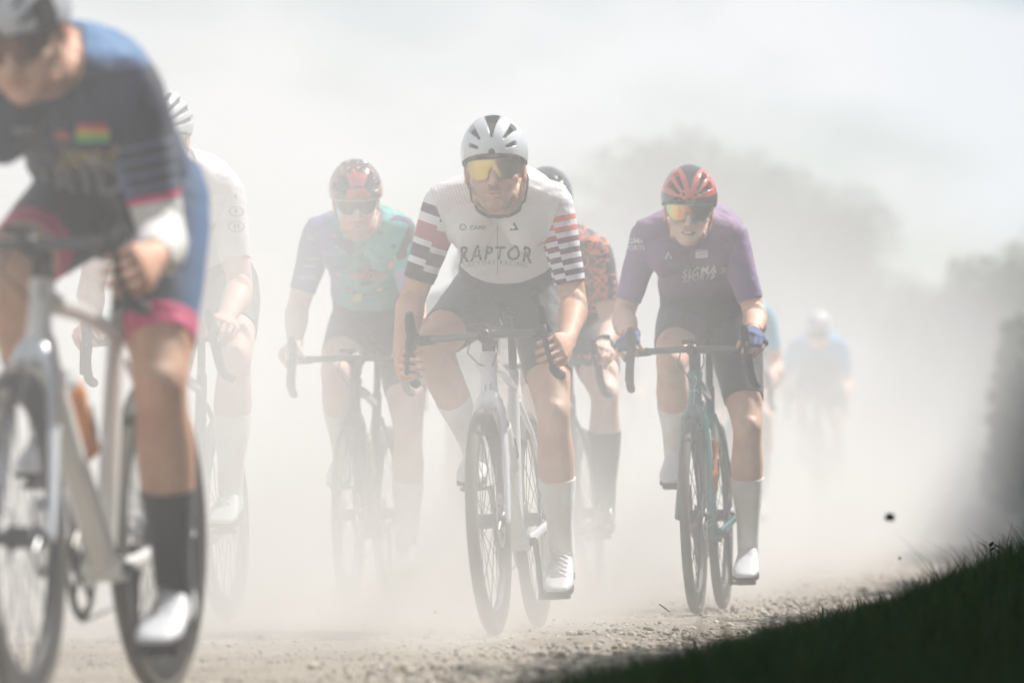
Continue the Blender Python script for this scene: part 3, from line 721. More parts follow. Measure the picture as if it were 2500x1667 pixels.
def project(v2, f, bvh, c, xd, zd, off=.0025, curve=0):
    """lay flat shapes (x, y in v2) on a surface, from the front"""
    xd = V(xd).normalized(); zd = V(zd).normalized(); n = xd.cross(zd).normalized()   # points to the viewer when xd right, zd up -> -Y
    out = []; ok = []
    for p in v2:
        q = c + xd * p.x + zd * (p.y - curve * p.x * p.x); h = bvh.ray_cast(q + n * .6, -n)
        ok.append(h[0] is not None); out.append((h[0] + (h[1] if h[1].dot(n) > 0 else -h[1]) * off) if h[0] is not None else q)
    return out, [t for t in f if all(ok[i] for i in t)]
def shape_poly(pts):
    return [V((x, y, 0)) for x, y in pts], [tuple(range(len(pts)))]
def rect(x0, y0, x1, y1, n=6):
    v = []; f = []
    for j in range(n + 1):
        for i in range(n + 1): v.append(V((lerp(x0, x1, i / n), lerp(y0, y1, j / n), 0)))
    for j in range(n):
        for i in range(n): f.append((j * (n + 1) + i, j * (n + 1) + i + 1, (j + 1) * (n + 1) + i + 1, (j + 1) * (n + 1) + i))
    return v, f

def rider(label, group, bike, sh, head, o):
    """sh: (centre of the shoulders, half width, tilt); head: (position, pitch, yaw, roll)"""
    rt_, A, pl, st, B, zs = bike
    vox = o.get('vox', .006)
    root = empty('person', A @ V((0, .6, 0))); tag(root, label, 'person', group); base = root.location.copy()
    def rel(v): return [V(p) - base for p in v]
    up = V((0, 0, 1)); lat = (A.to_3x3() @ V((1, 0, 0))).normalized()
    hipc = A @ V((0, .77, zs + .055)); sc_, hw, tilt = sh; slat = V((math.cos(R(tilt[0])) * math.cos(R(tilt[1])), math.sin(R(tilt[1])), math.sin(R(tilt[0]))))
    nb = sc_ + V((0, .03, .035)) + V(o.get('nb', (0, 0, 0)))
    k = o.get('bulk', 1.0); J = {}
    for s in (-1, 1):
        J['sh', s] = sc_ + slat * s * hw; J['hip', s] = hipc + lat * s * .085 - up * .01
        mode = o['hands'][0 if s < 0 else 1]; X = lambda p: A @ (st @ V(p)); yb = .105
        if mode == 'hoods':
            wr = X((s * .212, yb + .015, B + .052)); kn = X((s * .217, yb - .062, B + .040)); u = (A.to_3x3() @ V((s * .45, -.35, 1))).normalized()
        elif mode == 'drops':
            wr = X((s * .252, yb - .005, B - .062)); kn = X((s * .241, yb - .088, B - .068)); u = (A.to_3x3() @ V((s * 1, -.25, .15))).normalized()
        else:   # tops of the hooks, fist seen from the front
            wr = X((s * .245, yb + .0, B - .035)); kn = X((s * .236, yb - .085, B - .050)); u = (A.to_3x3() @ V((s * 1, -.2, .35))).normalized()
        J['wr', s] = wr; J['kn', s] = kn; J['u', s] = u
        J['el', s] = ik(J['sh', s], wr, o.get('ua', .30), o.get('fa', .265), V(o['elp'][0 if s < 0 else 1]))
        ped = A @ pl[s]; fd = A.to_3x3() @ V((0, -1, 0)); pt = o['foot'][0 if s < 0 else 1]     # heel lift angle
        fu = (up * math.cos(R(pt)) - fd * -math.sin(R(pt)) * -1).normalized() if False else (M.Rotation(R(pt), 3, lat) @ up); ff_ = (M.Rotation(R(pt), 3, lat) @ fd)
        J['fu', s] = fu; J['ff', s] = ff_; J['an', s] = ped - ff_ * .095 + fu * .098; J['toe', s] = J['an', s] + ff_ * .19 
        J['kn_', s] = ik(J['hip', s], J['an', s], o.get('th', .45), o.get('shn', .445), V(o['knp'][0 if s < 0 else 1]))
    # torso
    body = MB(); sp = []; mid = hipc.lerp(nb, .5) + up * .045 + (A.to_3x3() @ V((0, 1, 0))) * .02
    ts = [0, .12, .26, .4, .55, .7, .82, .92, 1.0]; rr = [(.135, .10), (.165, .125), (.158, .122), (.148, .118), (.158, .128), (.172, .134), (.176, .124), (.150, .098), (.095, .07)]
    for t in ts: sp.append(hipc * (1 - t) ** 2 + (mid * 2 - (hipc + nb) / 2) * 2 * t * (1 - t) + nb * t * t)
    sp[0] = hipc - up * .03
    body.tube(sp, [(a * k, b * k) for a, b in rr], 28, ref=slat)
    bones = [('torso', sp[i], sp[i + 1], .13) for i in range(len(sp) - 1)]
    hp, pitch, hyaw, roll = head
    HM = M.Translation(hp) @ M.Rotation(R(hyaw), 4, 'Z') @ M.Rotation(R(roll), 4, 'Y') @ M.Rotation(R(pitch), 4, 'X') @ M.Scale(o.get('hs', 1.0), 4)
    nk = HM @ V((0, .030, -.070)); body.tube([nb - up * .03 + V((0, .01, 0)), nb.lerp(nk, .5), nk, HM @ V((0, .025, -.01))], [(.078, .07), (.062, .06), (.057, .058), (.06, .065)], 18); bones.append(('neck', nb + up * .015, HM @ V((0, .01, 0)), .065))
    for s in (-1, 1):
        a, b = J['sh', s], J['el', s]; w = J['wr', s]; q = o.get('arm', 1.0)
        body.tube([nb + slat * s * .03 - up * .01, nb.lerp(a, .55) + up * .006, a + up * .002 + (b - a) * .05], [(.075, .06), (.072, .058), (.060, .060)], 16)
        body.tube([sc_ + slat * s * .07 + V((0, -.01, -.07)), a + V((0, 0, -.015))], [(.085, .06), (.055, .05)], 14)
        body.tube([a, a.lerp(b, .15), a.lerp(b, .45), a.lerp(b, .75), b], [.056 * q, .060 * q, .052 * q, .045 * q, .041 * q], 16)
        body.tube([b, b.lerp(w, .12), b.lerp(w, .32), b.lerp(w, .65), b.lerp(w, .9), w], [.041 * q, .044 * q, .045 * q, .036 * q, .029, (.030, .022)], 16, ref=J['u', s].cross(w - b))
        bones += [('ua', a.lerp(b, .0), b, .05, s), ('fa', b, w, .04, s)]
        ot = slat * s; body.ell(b.lerp(w, .20) + ot * .014, (.033, .036, .06), 12); body.ell(b + V((0, .022, 0)), (.022, .022, .026), 10); body.tube([b.lerp(w, .5) + ot * .012, b.lerp(w, .95) + ot * .010], [.018, .013], 8)
        h, kk, an = J['hip', s], J['kn_', s], J['an', s]; q = o.get('leg', 1.0); fwd = (kk - h.lerp(an, .5)).normalized()
        body.tube([h + up * .02, h.lerp(kk, .15), h.lerp(kk, .4), h.lerp(kk, .7), h.lerp(kk, .9), kk], [.098 * q, .100 * q, .090 * q, .073 * q, .060 * q, .056 * q], 20)
        body.ell(kk + fwd * .012, (.048 * q, .048 * q, .052 * q), 14)
        sd_ = (an - kk).normalized()
        body.tube([kk, kk.lerp(an, .12) - fwd * .008, kk.lerp(an, .30) - fwd * .020, kk.lerp(an, .5) - fwd * .014, kk.lerp(an, .75), an.lerp(kk, .06), an - J['fu', s] * .03], [.054 * q, .054 * q, .062 * q, .055 * q, .040 * q, .036, .034], 18)
        lt = lat * s
        body.ell(kk.lerp(an, .27) - fwd * .030 + lt * .016, (.034 * q, .034 * q, .075), 12); body.ell(kk.lerp(an, .25) - fwd * .030 - lt * .018, (.034 * q, .034 * q, .08), 12)
        body.tube([kk.lerp(an, .08) + fwd * .034, kk.lerp(an, .3) + fwd * .030 + lt * .008, kk.lerp(an, .6) + fwd * .022], [.016, .018, .012], 10); body.ell(kk + fwd * .045, (.024, .016, .028), 12)
        body.ell(h.lerp(kk, .80) + lt * .034 + fwd * .020, (.026 * q, .028 * q, .06), 12)
        for t_, off in ((.72, .022), (.84, .015)): body.ell(h.lerp(kk, t_) + lat * s * -.028 + fwd * off, (.034 * q, .034 * q, .05 * q), 12)
        bones += [('th', h, kk, .08, s), ('sn', kk, an, .05, s)]
    v, f = remesh(body, vox, 5)
    # classify
    na = np.array([b[1][:] for b in bones]); nbb = np.array([b[2][:] for b in bones]); rad = np.array([b[3] for b in bones])
    d = nbb - na; L2 = (d * d).sum(1); best = np.full(len(v), 1e9); bid = np.zeros(len(v), int); bt = np.zeros(len(v))
    for i in range(len(bones)):
        t = ((v - na[i]) @ d[i]) / L2[i]; tc = np.clip(t, 0, 1); dist = np.linalg.norm(v - (na[i] + tc[:, None] * d[i]), axis=1) / rad[i]
        m = dist < best; best[m] = dist[m]; bid[m] = i; bt[m] = tc[m]
    kind = [bones[i][0] for i in bid]; side = [bones[i][4] if len(bones[i]) > 4 else 0 for i in bid]
    # assemble skin: body + head + hands (one mesh)
    hm = head_mb(o.get('jaw', 1.0)); hv, hf = remesh(hm, .0032 if vox < .007 else .005, 3)
    tint = [V((1, 1, 1))] * len(v); hk = o.get('face', 'plain')
    at = list(tint) + [head_tint(p, hk) for p in hv]
    allv = [V(p) for p in v] + [HM @ V(p) for p in hv]; allf = list(f) + [tuple(i + len(v) for i in q) for q in hf]
    for s in (-1, 1):
        hd = hand_mb(J['wr', s], J['kn', s], J['u', s], 1.0, False, -s if o['hands'][0 if s < 0 else 1] == 'hoods' else -s)
        wv, wf = remesh(hd, .0027 if vox < .007 else .005, 2); off = len(allv); allv += [V(p) for p in wv]; allf += [tuple(i + off for i in q) for q in wf]
        at += [V((1.02, .93, .9))] * len(wv)
    me = mesh_of(rel(allv), allf, None, [o['skin']], True, 'body'); ca_ = me.attributes.new('tint', 'FLOAT_COLOR', 'POINT'); ca_.data.foreach_set('color', np.array([(*c, 1) for c in at], np.float32).ravel())
    bo = link('body', me, root)
    # clothing shells
    nrm = None; me0 = mesh_of([V(p) for p in v], f); vn = np.zeros(len(v) * 3); me0.vertices.foreach_get('normal', vn); vn = vn.reshape(-1, 3)
    def shell(name, want, cuts, m, off, par, wr=.0, pat=None, vents=None):
        """want(i) picks vertices; cuts = [(co, no)] planes whose positive side is removed"""
        sel = np.array([bool(want(i)) for i in range(len(v))]); bm = bmesh.new(); idx = {}; lay = bm.verts.layers.float_vector.new('nn')
        for q in f:
            if all(sel[i] for i in q):
                for i in q:
                    if i not in idx: idx[i] = bm.verts.new(v[i])
                bm.faces.new([idx[i] for i in q])
        for i, b in idx.items(): b[lay] = V(vn[i])
        for co, no in cuts: bmesh.ops.bisect_plane(bm, geom=bm.verts[:] + bm.edges[:] + bm.faces[:], plane_co=co, plane_no=no, clear_outer=True)
        if vents:     # the collar: a plane cut that works only round the neck
            co, no, ct_, cr_ = vents
            near = [x for x in bm.faces if (x.calc_center_median() - ct_).length < cr_ or (x.calc_center_median() - co).dot(no) > .03]
            g_ = set(near); 
            for x in near: g_.update(x.verts); g_.update(x.edges)
            PL = [(co, no)] + [(co + slat * s_ * l0, (no - slat * s_ * k_).normalized()) for s_ in (-1, 1) for l0, k_ in ((.03, .5), (.052, 1.4), (.070, 5))]
            for c_, n_ in PL:
                g_ = set(near := [x for x in bm.faces if (x.calc_center_median() - ct_).length < cr_ + .03])
                for x in near: g_.update(x.verts); g_.update(x.edges)
                bmesh.ops.bisect_plane(bm, geom=list(g_), plane_co=c_, plane_no=n_)
            for c_, n_ in PL:
                g_ = set(near := [x for x in bm.faces if (x.calc_center_median() - ct_).length < cr_ + .04])
                for x in near: g_.update(x.verts); g_.update(x.edges)
                bmesh.ops.bisect_plane(bm, geom=list(g_), plane_co=c_ - n_ * .0065, plane_no=n_)
            kill = [x for x in bm.faces if all((x.calc_center_median() - c_).dot(n_) > 0 for c_, n_ in PL)]
            bmesh.ops.delete(bm, geom=kill, context='FACES')
            if o.get('trim'):
                for x in bm.faces:
                    if (x.calc_center_median() - ct_).length < cr_ + .05 and all((x.calc_center_median() - c_ + n_ * .0065).dot(n_) > 0 for c_, n_ in PL): x.material_index = 1
            for s_ in (-1, 1):
                c_, n_ = seam(s_); ax_ = (J['el', s_] - J['sh', s_]).normalized(); sh0 = J['sh', s_] - ax_ * .05
                def arm(x):
                    q = x.calc_center_median() - sh0; t_ = q.dot(ax_); return -.05 < t_ < .34 and (q - ax_ * t_).length < .088
                near = [x for x in bm.faces if arm(x)]; g_ = set(near)
                for x in near: g_.update(x.verts); g_.update(x.edges)
                bmesh.ops.bisect_plane(bm, geom=list(g_), plane_co=c_, plane_no=n_)
                bmesh.ops.delete(bm, geom=[x for x in bm.faces if arm(x) and (x.calc_center_median() - c_).dot(n_) > 0], context='FACES')
            kill = []
            bmesh.ops.delete(bm, geom=kill, context='FACES')
        if not len(bm.faces): bm.free(); return None, None
        for b in bm.verts:
            n = b[lay].normalized() if b[lay].length > 0 else V((0, 0, 1)); p = b.co
            w = wr * (MN.noise(p * 13 + V((3, 1, 4))) * .7 + MN.noise(V((p.x * 34, p.y * 20, p.z * 52))) * .5) if wr else 0
            b.co = p + n * (off + w)
        ed = [e for e in bm.edges if e.is_boundary]; r = bmesh.ops.extrude_edge_only(bm, edges=ed)
        for x in r['geom']:
            if isinstance(x, bmesh.types.BMVert): x.co -= x[lay].normalized() * (off + .004) if x[lay].length > 0 else V((0, 0, 0))
        for x in bm.faces: x.smooth = True
        bm2 = bmesh.new(); me_ = bpy.data.meshes.new(name); bm.to_mesh(me_); bm2.from_mesh(me_); bvh = BVHTree.FromBMesh(bm2); bm2.free(); bm.free()
        pt = me_.attributes.new('pat', 'FLOAT_VECTOR', 'POINT'); co = [q.co.copy() for q in me_.vertices]
        pt.data.foreach_set('vector', np.array([pat(c) if pat else (c - hipc)[:] for c in co], np.float32).ravel())
        for q in me_.vertices: q.co -= base
        me_.materials.append(m)
        if vents and o.get('trim'): me_.materials.append(o['trim'])
        return link(name, me_, par), bvh
    sides = {}
    torso_ax = (nb - hipc).normalized(); wz = o.get('waist', .30); wp = hipc.lerp(nb, wz)
    def inset(i, z): return kind[i] == 'torso' or (kind[i] == 'neck' and bt[i] < .12) or (kind[i] == 'ua' and bt[i] < .16)
    tx = slat; 
    def tpat(c): e = c - nb; return (e.dot(slat), e.dot(up), e.dot(torso_ax))
    jn = (HM @ V((0, 0, -.06)) - nb).normalized()
    neckc = nb + up * .022 + V((0, -.03, 0)); neckn = (up * .9 + V((0, .35, 0))).normalized() if False else (jn)
    cF = sc_ + V((0, -.085, -.055)) + V(o.get('collar', (0, 0, 0))); cn = V((0, -.68, .73)); cR = .125
    ctr = nb + V((0, -.02, 0))
    def seam(s): return J['sh', s].lerp(J['el', s], .14), ((J['el', s] - J['sh', s]).normalized() * .35 + slat * s * .94).normalized()
    jersey, jb = shell('jersey', lambda i: (kind[i] in ('torso', 'neck') or (kind[i] == 'ua' and bt[i] < .35)) and (V(v[i]) - hp).length > .06, [(wp - V((0, 0, 0)), -torso_ax)], o['jersey'], .0085, root, .0055, tpat, (cF, cn, ctr, cR))
    for s in (-1, 1):
        a, b = J['sh', s], J['el', s]; ax = (b - a).normalized(); sl = o.get('sleeve', .62); e1 = ax.cross(V((0, -1, 0))).normalized(); e0 = e1.cross(ax).normalized()
        def spat(c, a=a, ax=ax, e0=e0, e1=e1, L=(b - a).length, s=s):
            q = c - a; an_ = math.atan2(q.dot(e1), q.dot(e0)); return (an_ / math.pi * s, q.dot(ax) / L, s)
        sp_, sn_ = seam(s); mode = o.get('sleevem', {}).get(s, o['jersey'])
        sides[s], sides['b', s] = shell('sleeve', lambda i, s=s: (kind[i] == 'torso' and False) or (kind[i] == 'ua' and side[i] == s) or (kind[i] == 'fa' and side[i] == s and bt[i] < .2) or (kind[i] in ('torso', 'neck') and (V(v[i]) - sp_).dot(sn_) > -.012 and (V(v[i]) - J['sh', s]).length < .15), [(sp_, -sn_), (a.lerp(b, sl), ax)], mode, .0048, jersey, .003, spat)
    sh_, sb_ = shell('shorts', lambda i: (kind[i] == 'torso' and (V(v[i]) - wp).dot(torso_ax) < .02) or kind[i] == 'th', [(wp + torso_ax * .012, torso_ax)] + [], o.get('shorts', BIB), .0032, root, .002, None) if False else (None, None)
    # shorts: pelvis piece and a leg each, one garment
    hem = o.get('hem', (.62, .62))
    def shortsel(i):
        if kind[i] == 'torso': return (V(v[i]) - wp).dot(torso_ax) < .03
        if kind[i] == 'th': return bt[i] < hem[0 if side[i] < 0 else 1] + .0
        return False
    sh_, sb_ = shell('shorts', shortsel, [], o.get('shorts', BIB), .0030, root, .0015)
    for s in (-1, 1):
        a, b = J['hip', s], J['kn_', s]; hh = hem[0 if s < 0 else 1]; ax = (b - a).normalized()
        shell('hem_band', lambda i, s=s, hh=hh: kind[i] == 'th' and side[i] == s and hh - .14 < bt[i] < hh + .08, [(a.lerp(b, hh + .02), ax), (a.lerp(b, hh - o.get('band', .08)), -ax)], o.get('hemm', o.get('shorts', BIB)), .0045, sh_, .0)
    # arm warmer
    if o.get('armwarmer'):
        for s in (-1, 1):
            w = J['wr', s]; b = J['el', s]; a = J['sh', s]
            shell('arm_warmer', lambda i, s=s: side[i] == s and (kind[i] == 'fa' or (kind[i] == 'ua' and bt[i] > .5)), [(b.lerp(w, .82), (w - b).normalized())], o['armwarmer'], .0035, root, .003)
    # socks
    for s in (-1, 1):
        a, b = J['kn_', s], J['an', s]; ax = (b - a).normalized(); t0 = o.get('sock', (.42, .42))[0 if s < 0 else 1]
        shell('sock', lambda i, s=s: kind[i] == 'sn' and side[i] == s and bt[i] > t0 - .1, [(a.lerp(b, t0), -ax)], o['sockm'], .0038, root, .0014)
        shoe(None, J['an', s] - base, J['toe', s] - base, J['fu', s], o['shoem'], o.get('shoes', 'lace')).parent = root
    # gloves
    if o.get('glove'):
        for s in (-1, 1):
            g = hand_mb(J['wr', s], J['kn', s], J['u', s], 1.0, True, -s); gv, gf = remesh(g, .0036, 3)
            link('glove', mesh_of(rel(gv), gf, None, [o['glove']], True, 'glove'), root)
            w, b = J['wr', s], J['el', s]; d_ = (b - w).normalized(); c = MB(); c.tube([w + d_ * .020 - base, w + d_ * .036 - base], [(.0345, .0275)] * 2, 20, ref=J['u', s].cross(w - b), rnd=False); put('wrist_band', c, o['cuff'], root)
    if o.get('watch'):
        s = 1; w, b = J['wr', s], J['el', s]; d_ = (b - w).normalized(); c = MB(); c.tube([w + d_ * .028 - base, w + d_ * .050 - base], [(.036, .029)] * 2, 20, ref=J['u', s].cross(w - b), rnd=False)
        c.box(w + d_ * .038 + J['u', s] * .03 - base, (.03, .03, .012)); put('watch', c, BLACK, root)
    # helmet
    hcfg = o['helmet']; hmats = hcfg['mats']
    hme = helmet_mesh(hcfg.get('a', .099), .138, hcfg.get('c', .111), helmet_vents(hcfg['style']), hcfg.get('paint'), cut=hcfg.get('cut', 0))
    for m in hmats: hme.materials.append(m)
    T = M.Translation(-base) @ HM; hme.transform(T); ho = link('helmet', hme, root)
    stp = MB()
    for s in (-1, 1):
        stp.tube([(s * .084, -.02, .045), (s * .080, -.015, -.02), (s * .066, -.03, -.075), (s * .035, -.055, -.112), (0, -.062, -.122)], [(.006, .0015)] * 5, 6, ref=(0, 1, 0))
        stp.tube([(s * .088, .05, .03), (s * .083, .025, -.02), (s * .076, .0, -.055)], [(.005, .0015)] * 3, 6, ref=(0, 1, 0))
    stp.v = [tuple(T @ V(p)) for p in stp.v]; put('chin_strap', stp, hcfg.get('strap', BLACK), ho)
    # sunglasses
    g = o.get('glasses')
    if g:
        lv, lf, upc, lo = lens_mesh(g.get('w', .074)); fb = MB(); fb.tube(upc, [.0032] * len(upc), 8)
        if g.get('full'): fb.tube(lo, [.0022] * len(lo), 8); fb.tube([upc[0], lo[0]], .003, 6); fb.tube([upc[-1], lo[-1]], .003, 6)
        for s in (0, -1):
            e = upc[s]; sg = 1 if e.x > 0 else -1; fb.tube([e, V((sg * .080, -.03, .015)), V((sg * .081, .02, .010))], [(.0035, .005)] * 3, 6)
        fb.v = [tuple(T @ V(p)) for p in fb.v]; go = put('sunglasses', fb, g['frame'], root)
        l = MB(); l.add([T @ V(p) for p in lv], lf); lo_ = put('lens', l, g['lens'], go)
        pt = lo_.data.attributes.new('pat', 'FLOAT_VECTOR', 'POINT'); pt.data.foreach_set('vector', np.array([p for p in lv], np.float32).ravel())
    bpy.data.meshes.remove(me0)
    # lettering
    C = dict(root=root, base=base, jersey=jersey, jb=jb, sleeves=sides, shorts=sh_, sb=sb_, J=J, helmet=ho, HM=HM)
    return C
def letter(C, which, s, size, pos, m, name='lettering', xd=(1, 0, 0), zd=(0, 0, 1), spacing=1.0, shear=0, curve=0, bold=0, shape=None, off=.003):
    par, bvh = {'jersey': (C['jersey'], C['jb']), 'shorts': (C['shorts'], C['sb']), 'sl': (C['sleeves'][-1], C['sleeves']['b', -1]), 'sr': (C['sleeves'][1], C['sleeves']['b', 1])}[which]
    v, f = shape if shape else text_mesh(s, size, spacing, shear, bold)
    v, f = project(v, f, bvh, pos, xd, zd, off, curve)
    if not f: print('lettering missed', s); return
    me = mesh_of([p - C['base'] for p in v], f, None, [m], False, name)
    me.validate(); link(name, me, par)
#@@RIDERS
HS = M.Scale(1, 4)
# ---- jersey materials
def c_right_sleeve(k):
    v = k.math('ADD', k.v, k.math('MULTIPLY', k.step(k.u, .02, .03), -.04))
    w, dk, rd = (.86, .84, .86), (.11, .06, .09), (.50, .15, .17)
    return k.ramp(v, [(0, w), (.06, dk), (.15, w), (.235, rd), (.40, w), (.46, dk), (.585, w), (.65, (.03, .022, .03))], True)
def c_left_sleeve(k):
    v = k.math('ADD', k.v, k.math('MULTIPLY', k.step(k.u, .06, .065), .035)); v = k.math('ADD', v, k.math('MULTIPLY', k.step(k.u, .34, .345), .03))
    fr = k.math('FRACT', k.math('MULTIPLY', v, 9.5)); c = k.ramp(k.v, [(0, (.85, .22, .13)), (.28, (.80, .18, .13)), (.40, (.22, .05, .12)), (.6, (.10, .04, .11)), (.85, (.09, .03, .12))])
    return k.mix(k.math('MULTIPLY', k.step(fr, .48, .50), k.step(k.v, .10, .12)), (.86, .84, .86), c)
def c_body(k):
    # pink pinstripes on one shoulder and hip, on white
    st = k.step(k.math('SINE', k.math('MULTIPLY', k.math('ADD', k.u, k.math('MULTIPLY', k.v, .35)), 620)), .1, .5)
    a = k.math('MULTIPLY', st, k.step(k.math('MULTIPLY', k.u, -1), .06, .12)); a = k.math('MULTIPLY', a, k.step(k.v, -.09, -.03))
    b = k.math('MULTIPLY', st, k.step(k.math('MULTIPLY', k.v, -1), .26, .34)); return k.mix(k.math('MULTIPLY', k.math('ADD', a, b), .38), (.87, .85, .84), (.85, .33, .30))
def g_body(k):
    n = k.noise(k.obj, 5.5, 2); c = k.mix(k.step(n, .44, .50), (.05, .30, .26), (.09, .45, .42)); c = k.mix(k.step(k.noise(k.obj, 9, 1, sx=(1, 1, 1.7)), .60, .62), c, (.05, .06, .16))
    c = k.mix(k.step(k.math('MULTIPLY', k.u, -1), .04, .13), c, (.10, .13, .38)); c = k.mix(k.step(k.noise(k.obj, 13, 1), .66, .675), c, (.65, .62, .12)); return k.mix(k.step(k.noise(k.obj, 17, 1), .70, .71), c, (.7, .3, .35))
def g_rs(k):
    return k.mix(k.step(k.noise(k.obj, 8, 2), .5, .58), (.06, .10, .26), (.10, .16, .42))
def g_ls(k):
    c = k.mix(k.step(k.noise(k.obj, 12, 1), .52, .54), (.10, .50, .46), (.03, .03, .05)); return k.mix(k.step(k.v, .48, .49), c, (.45, .42, .62))
def r_body(k):
    c = k.mix(k.step(k.noise(k.obj, 7, 2), .35, .7), (.23, .16, .27), (.30, .17, .30)); rib = k.math('MULTIPLY', k.step(k.math('SINE', k.math('MULTIPLY', k.u, 900)), .2, .9), .25)
    c = k.mix(rib, c, (.08, .05, .15)); return k.mix(k.step(k.math('MULTIPLY', k.v, -1), .19, .27), c, (.02, .02, .024))
def r_sleeve(k):
    c = k.mix(k.step(k.noise(k.obj, 9, 2), .3, .7), (.25, .18, .34), (.34, .21, .38)); rib = k.math('MULTIPLY', k.step(k.math('SINE', k.math('MULTIPLY', k.u, 120)), .1, .9), .35); return k.mix(rib, c, (.10, .05, .2))
def o_body(k):
    n = k.noise(k.obj, 21, 1.5, .6); m = k.math('ABSOLUTE', k.math('SUBTRACT', n, .5)); n2 = k.noise(k.obj, 34, 1, .5, (1, 1, 1.3)); m2 = k.math('ABSOLUTE', k.math('SUBTRACT', n2, .52))
    a = k.math('MAXIMUM', k.math('SUBTRACT', 1, k.step(m, .022, .032)), k.math('MULTIPLY', k.math('SUBTRACT', 1, k.step(m2, .018, .028)), k.step(k.noise(k.obj, 8, 0), .45, .5))); return k.mix(a, (.035, .035, .045), (.92, .24, .13))
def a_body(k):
    return k.mix(k.step(k.v, -.015, .045), k.mix(k.step(k.noise(k.obj, 4, 2), .4, .6), (.022, .030, .06), (.03, .045, .095)), (.06, .17, .35))  # brighter blue paints sunlight onto the shoulder tops of the navy
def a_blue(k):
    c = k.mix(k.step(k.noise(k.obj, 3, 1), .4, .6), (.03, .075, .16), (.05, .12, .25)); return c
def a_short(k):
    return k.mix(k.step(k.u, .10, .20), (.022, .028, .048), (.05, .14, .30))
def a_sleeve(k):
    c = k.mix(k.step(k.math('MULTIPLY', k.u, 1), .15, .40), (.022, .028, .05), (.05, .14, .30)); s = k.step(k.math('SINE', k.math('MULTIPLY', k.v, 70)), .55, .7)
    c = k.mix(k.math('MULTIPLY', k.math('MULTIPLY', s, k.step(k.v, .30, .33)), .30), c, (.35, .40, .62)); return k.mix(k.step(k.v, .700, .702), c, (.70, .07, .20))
MJ = dict(cb=cloth('white jersey with pink pinstripes', c_body), cr=cloth('white sleeve with red and purple blocks', c_right_sleeve), cl=cloth('white sleeve with stepped stripes', c_left_sleeve),
          gb=cloth('teal and blue jersey print', g_body), gr=cloth('blue sleeve', g_rs), gl=cloth('teal sleeve with black blocks', g_ls), rb=cloth('purple ribbed jersey', r_body), rs=cloth('purple ribbed sleeve', r_sleeve),
          ob=cloth('black jersey with orange scribbles', o_body), ab=cloth('navy jersey with painted sunlit shoulders', a_body), asl=cloth('navy and blue sleeve', a_sleeve), abl=cloth('navy blue lycra', a_short),
          w=cloth('white jersey', lambda k: k.mix(k.step(k.math('MULTIPLY', k.v, -1), .1, .35), (.82, .80, .79), (.74, .66, .60))), cy=cloth('sky blue jersey', lambda k: (.10, .42, .60)), bl=cloth('bright blue jersey', lambda k: k.mix(k.step(k.math('MULTIPLY', k.v, -1), .05, .2), (.05, .30, .62), (.06, .09, .14))),
          pk=cloth('pink lycra hem', lambda k: (.62, .07, .18)), gry=cloth('grey jersey', lambda k: (.2, .2, .21)), gl2=cloth('blue glove fabric', lambda k: (.03, .07, .20)), cuff=cloth('red cuff', lambda k: (.75, .10, .06)), warm=cloth('white arm warmer', lambda k: (.72, .70, .66)))
def gmat(name, fn, rough=.12, metal=1.0):
    k = NB(name, rough, 0, metal, .5); return k.done(fn(k))
LGOLD = gmat('gold mirror lens with painted reflection', lambda k: k.ramp(k.math('ADD', k.math('MULTIPLY', k.u, 6), .5), [(0, (.30, .30, .10)), (.25, (.85, .62, .15)), (.55, (.80, .55, .16)), (.75, (.22, .20, .10)), (1, (.30, .26, .12))]), .18, .75)  # ramp paints a reflection across the lens, mixed with its coating tint
LORG = gmat('orange mirror lens with painted reflection', lambda k: k.ramp(k.math('ADD', k.math('MULTIPLY', k.u, 6.5), .5), [(0, (.50, .80, .55)), (.12, (.9, .75, .25)), (.32, (.95, .42, .08)), (.50, (.55, .14, .05)), (.60, (.10, .05, .03)), (1, (.14, .10, .05))]), .18, .75)  # same here: reflected light and coating tint put into the base colour
LDARK = mat('smoked lens', (.03, .03, .035), .1, coat=.6)
H = {k: mat(n, c, r, coat=.7, nscale=6, namt=.06) for k, (n, c, r) in dict(white=('white helmet shell', (.66, .68, .70), .25), red=('orange red helmet shell', (.62, .085, .05), .2), black=('glossy black helmet shell', (.02, .02, .022), .15), orange=('orange helmet print', (.75, .22, .06), .25), pink=('pinkish red helmet print', (.65, .06, .09), .25), grey=('pale grey helmet shell', (.5, .52, .55), .3)).items()}
PW = mat('white bicycle paint', (.76, .79, .84), .25, coat=.8); PT = mat('dark teal bicycle paint', (.018, .15, .145), .2, coat=.9); PB = mat('black bicycle paint', (.025, .025, .03), .25, coat=.8); PTL = mat('bright teal bicycle paint', (.03, .42, .38), .25, coat=.8); PLIME = mat('lime decal', (.45, .6, .1), .4)
PCR = mat('cream white bicycle paint', (.84, .82, .77), .3, coat=.6)
BO = mat('orange bottle plastic', (.75, .25, .05), .4); BC = mat('clear cream bottle plastic', (.6, .58, .45), .3); BL = mat('lime bottle plastic', (.4, .5, .12), .4)
INK = mat('dark print', (.03, .03, .035), .6); INKW = mat('white print', (.75, .75, .78), .6); INKR = mat('orange red print', (.8, .2, .12), .6); INKY = mat('yellow print', (.75, .6, .1), .6); INKG = mat('green print', (.15, .5, .12), .6); INKP = mat('grey print', (.32, .32, .36), .6)
def ground_pt(px, d): p = P(px, HOR, d); return V((p.x, d, ground_z(d)))
POLE_K = ((-.12, -1, .15), (.12, -1, .15))
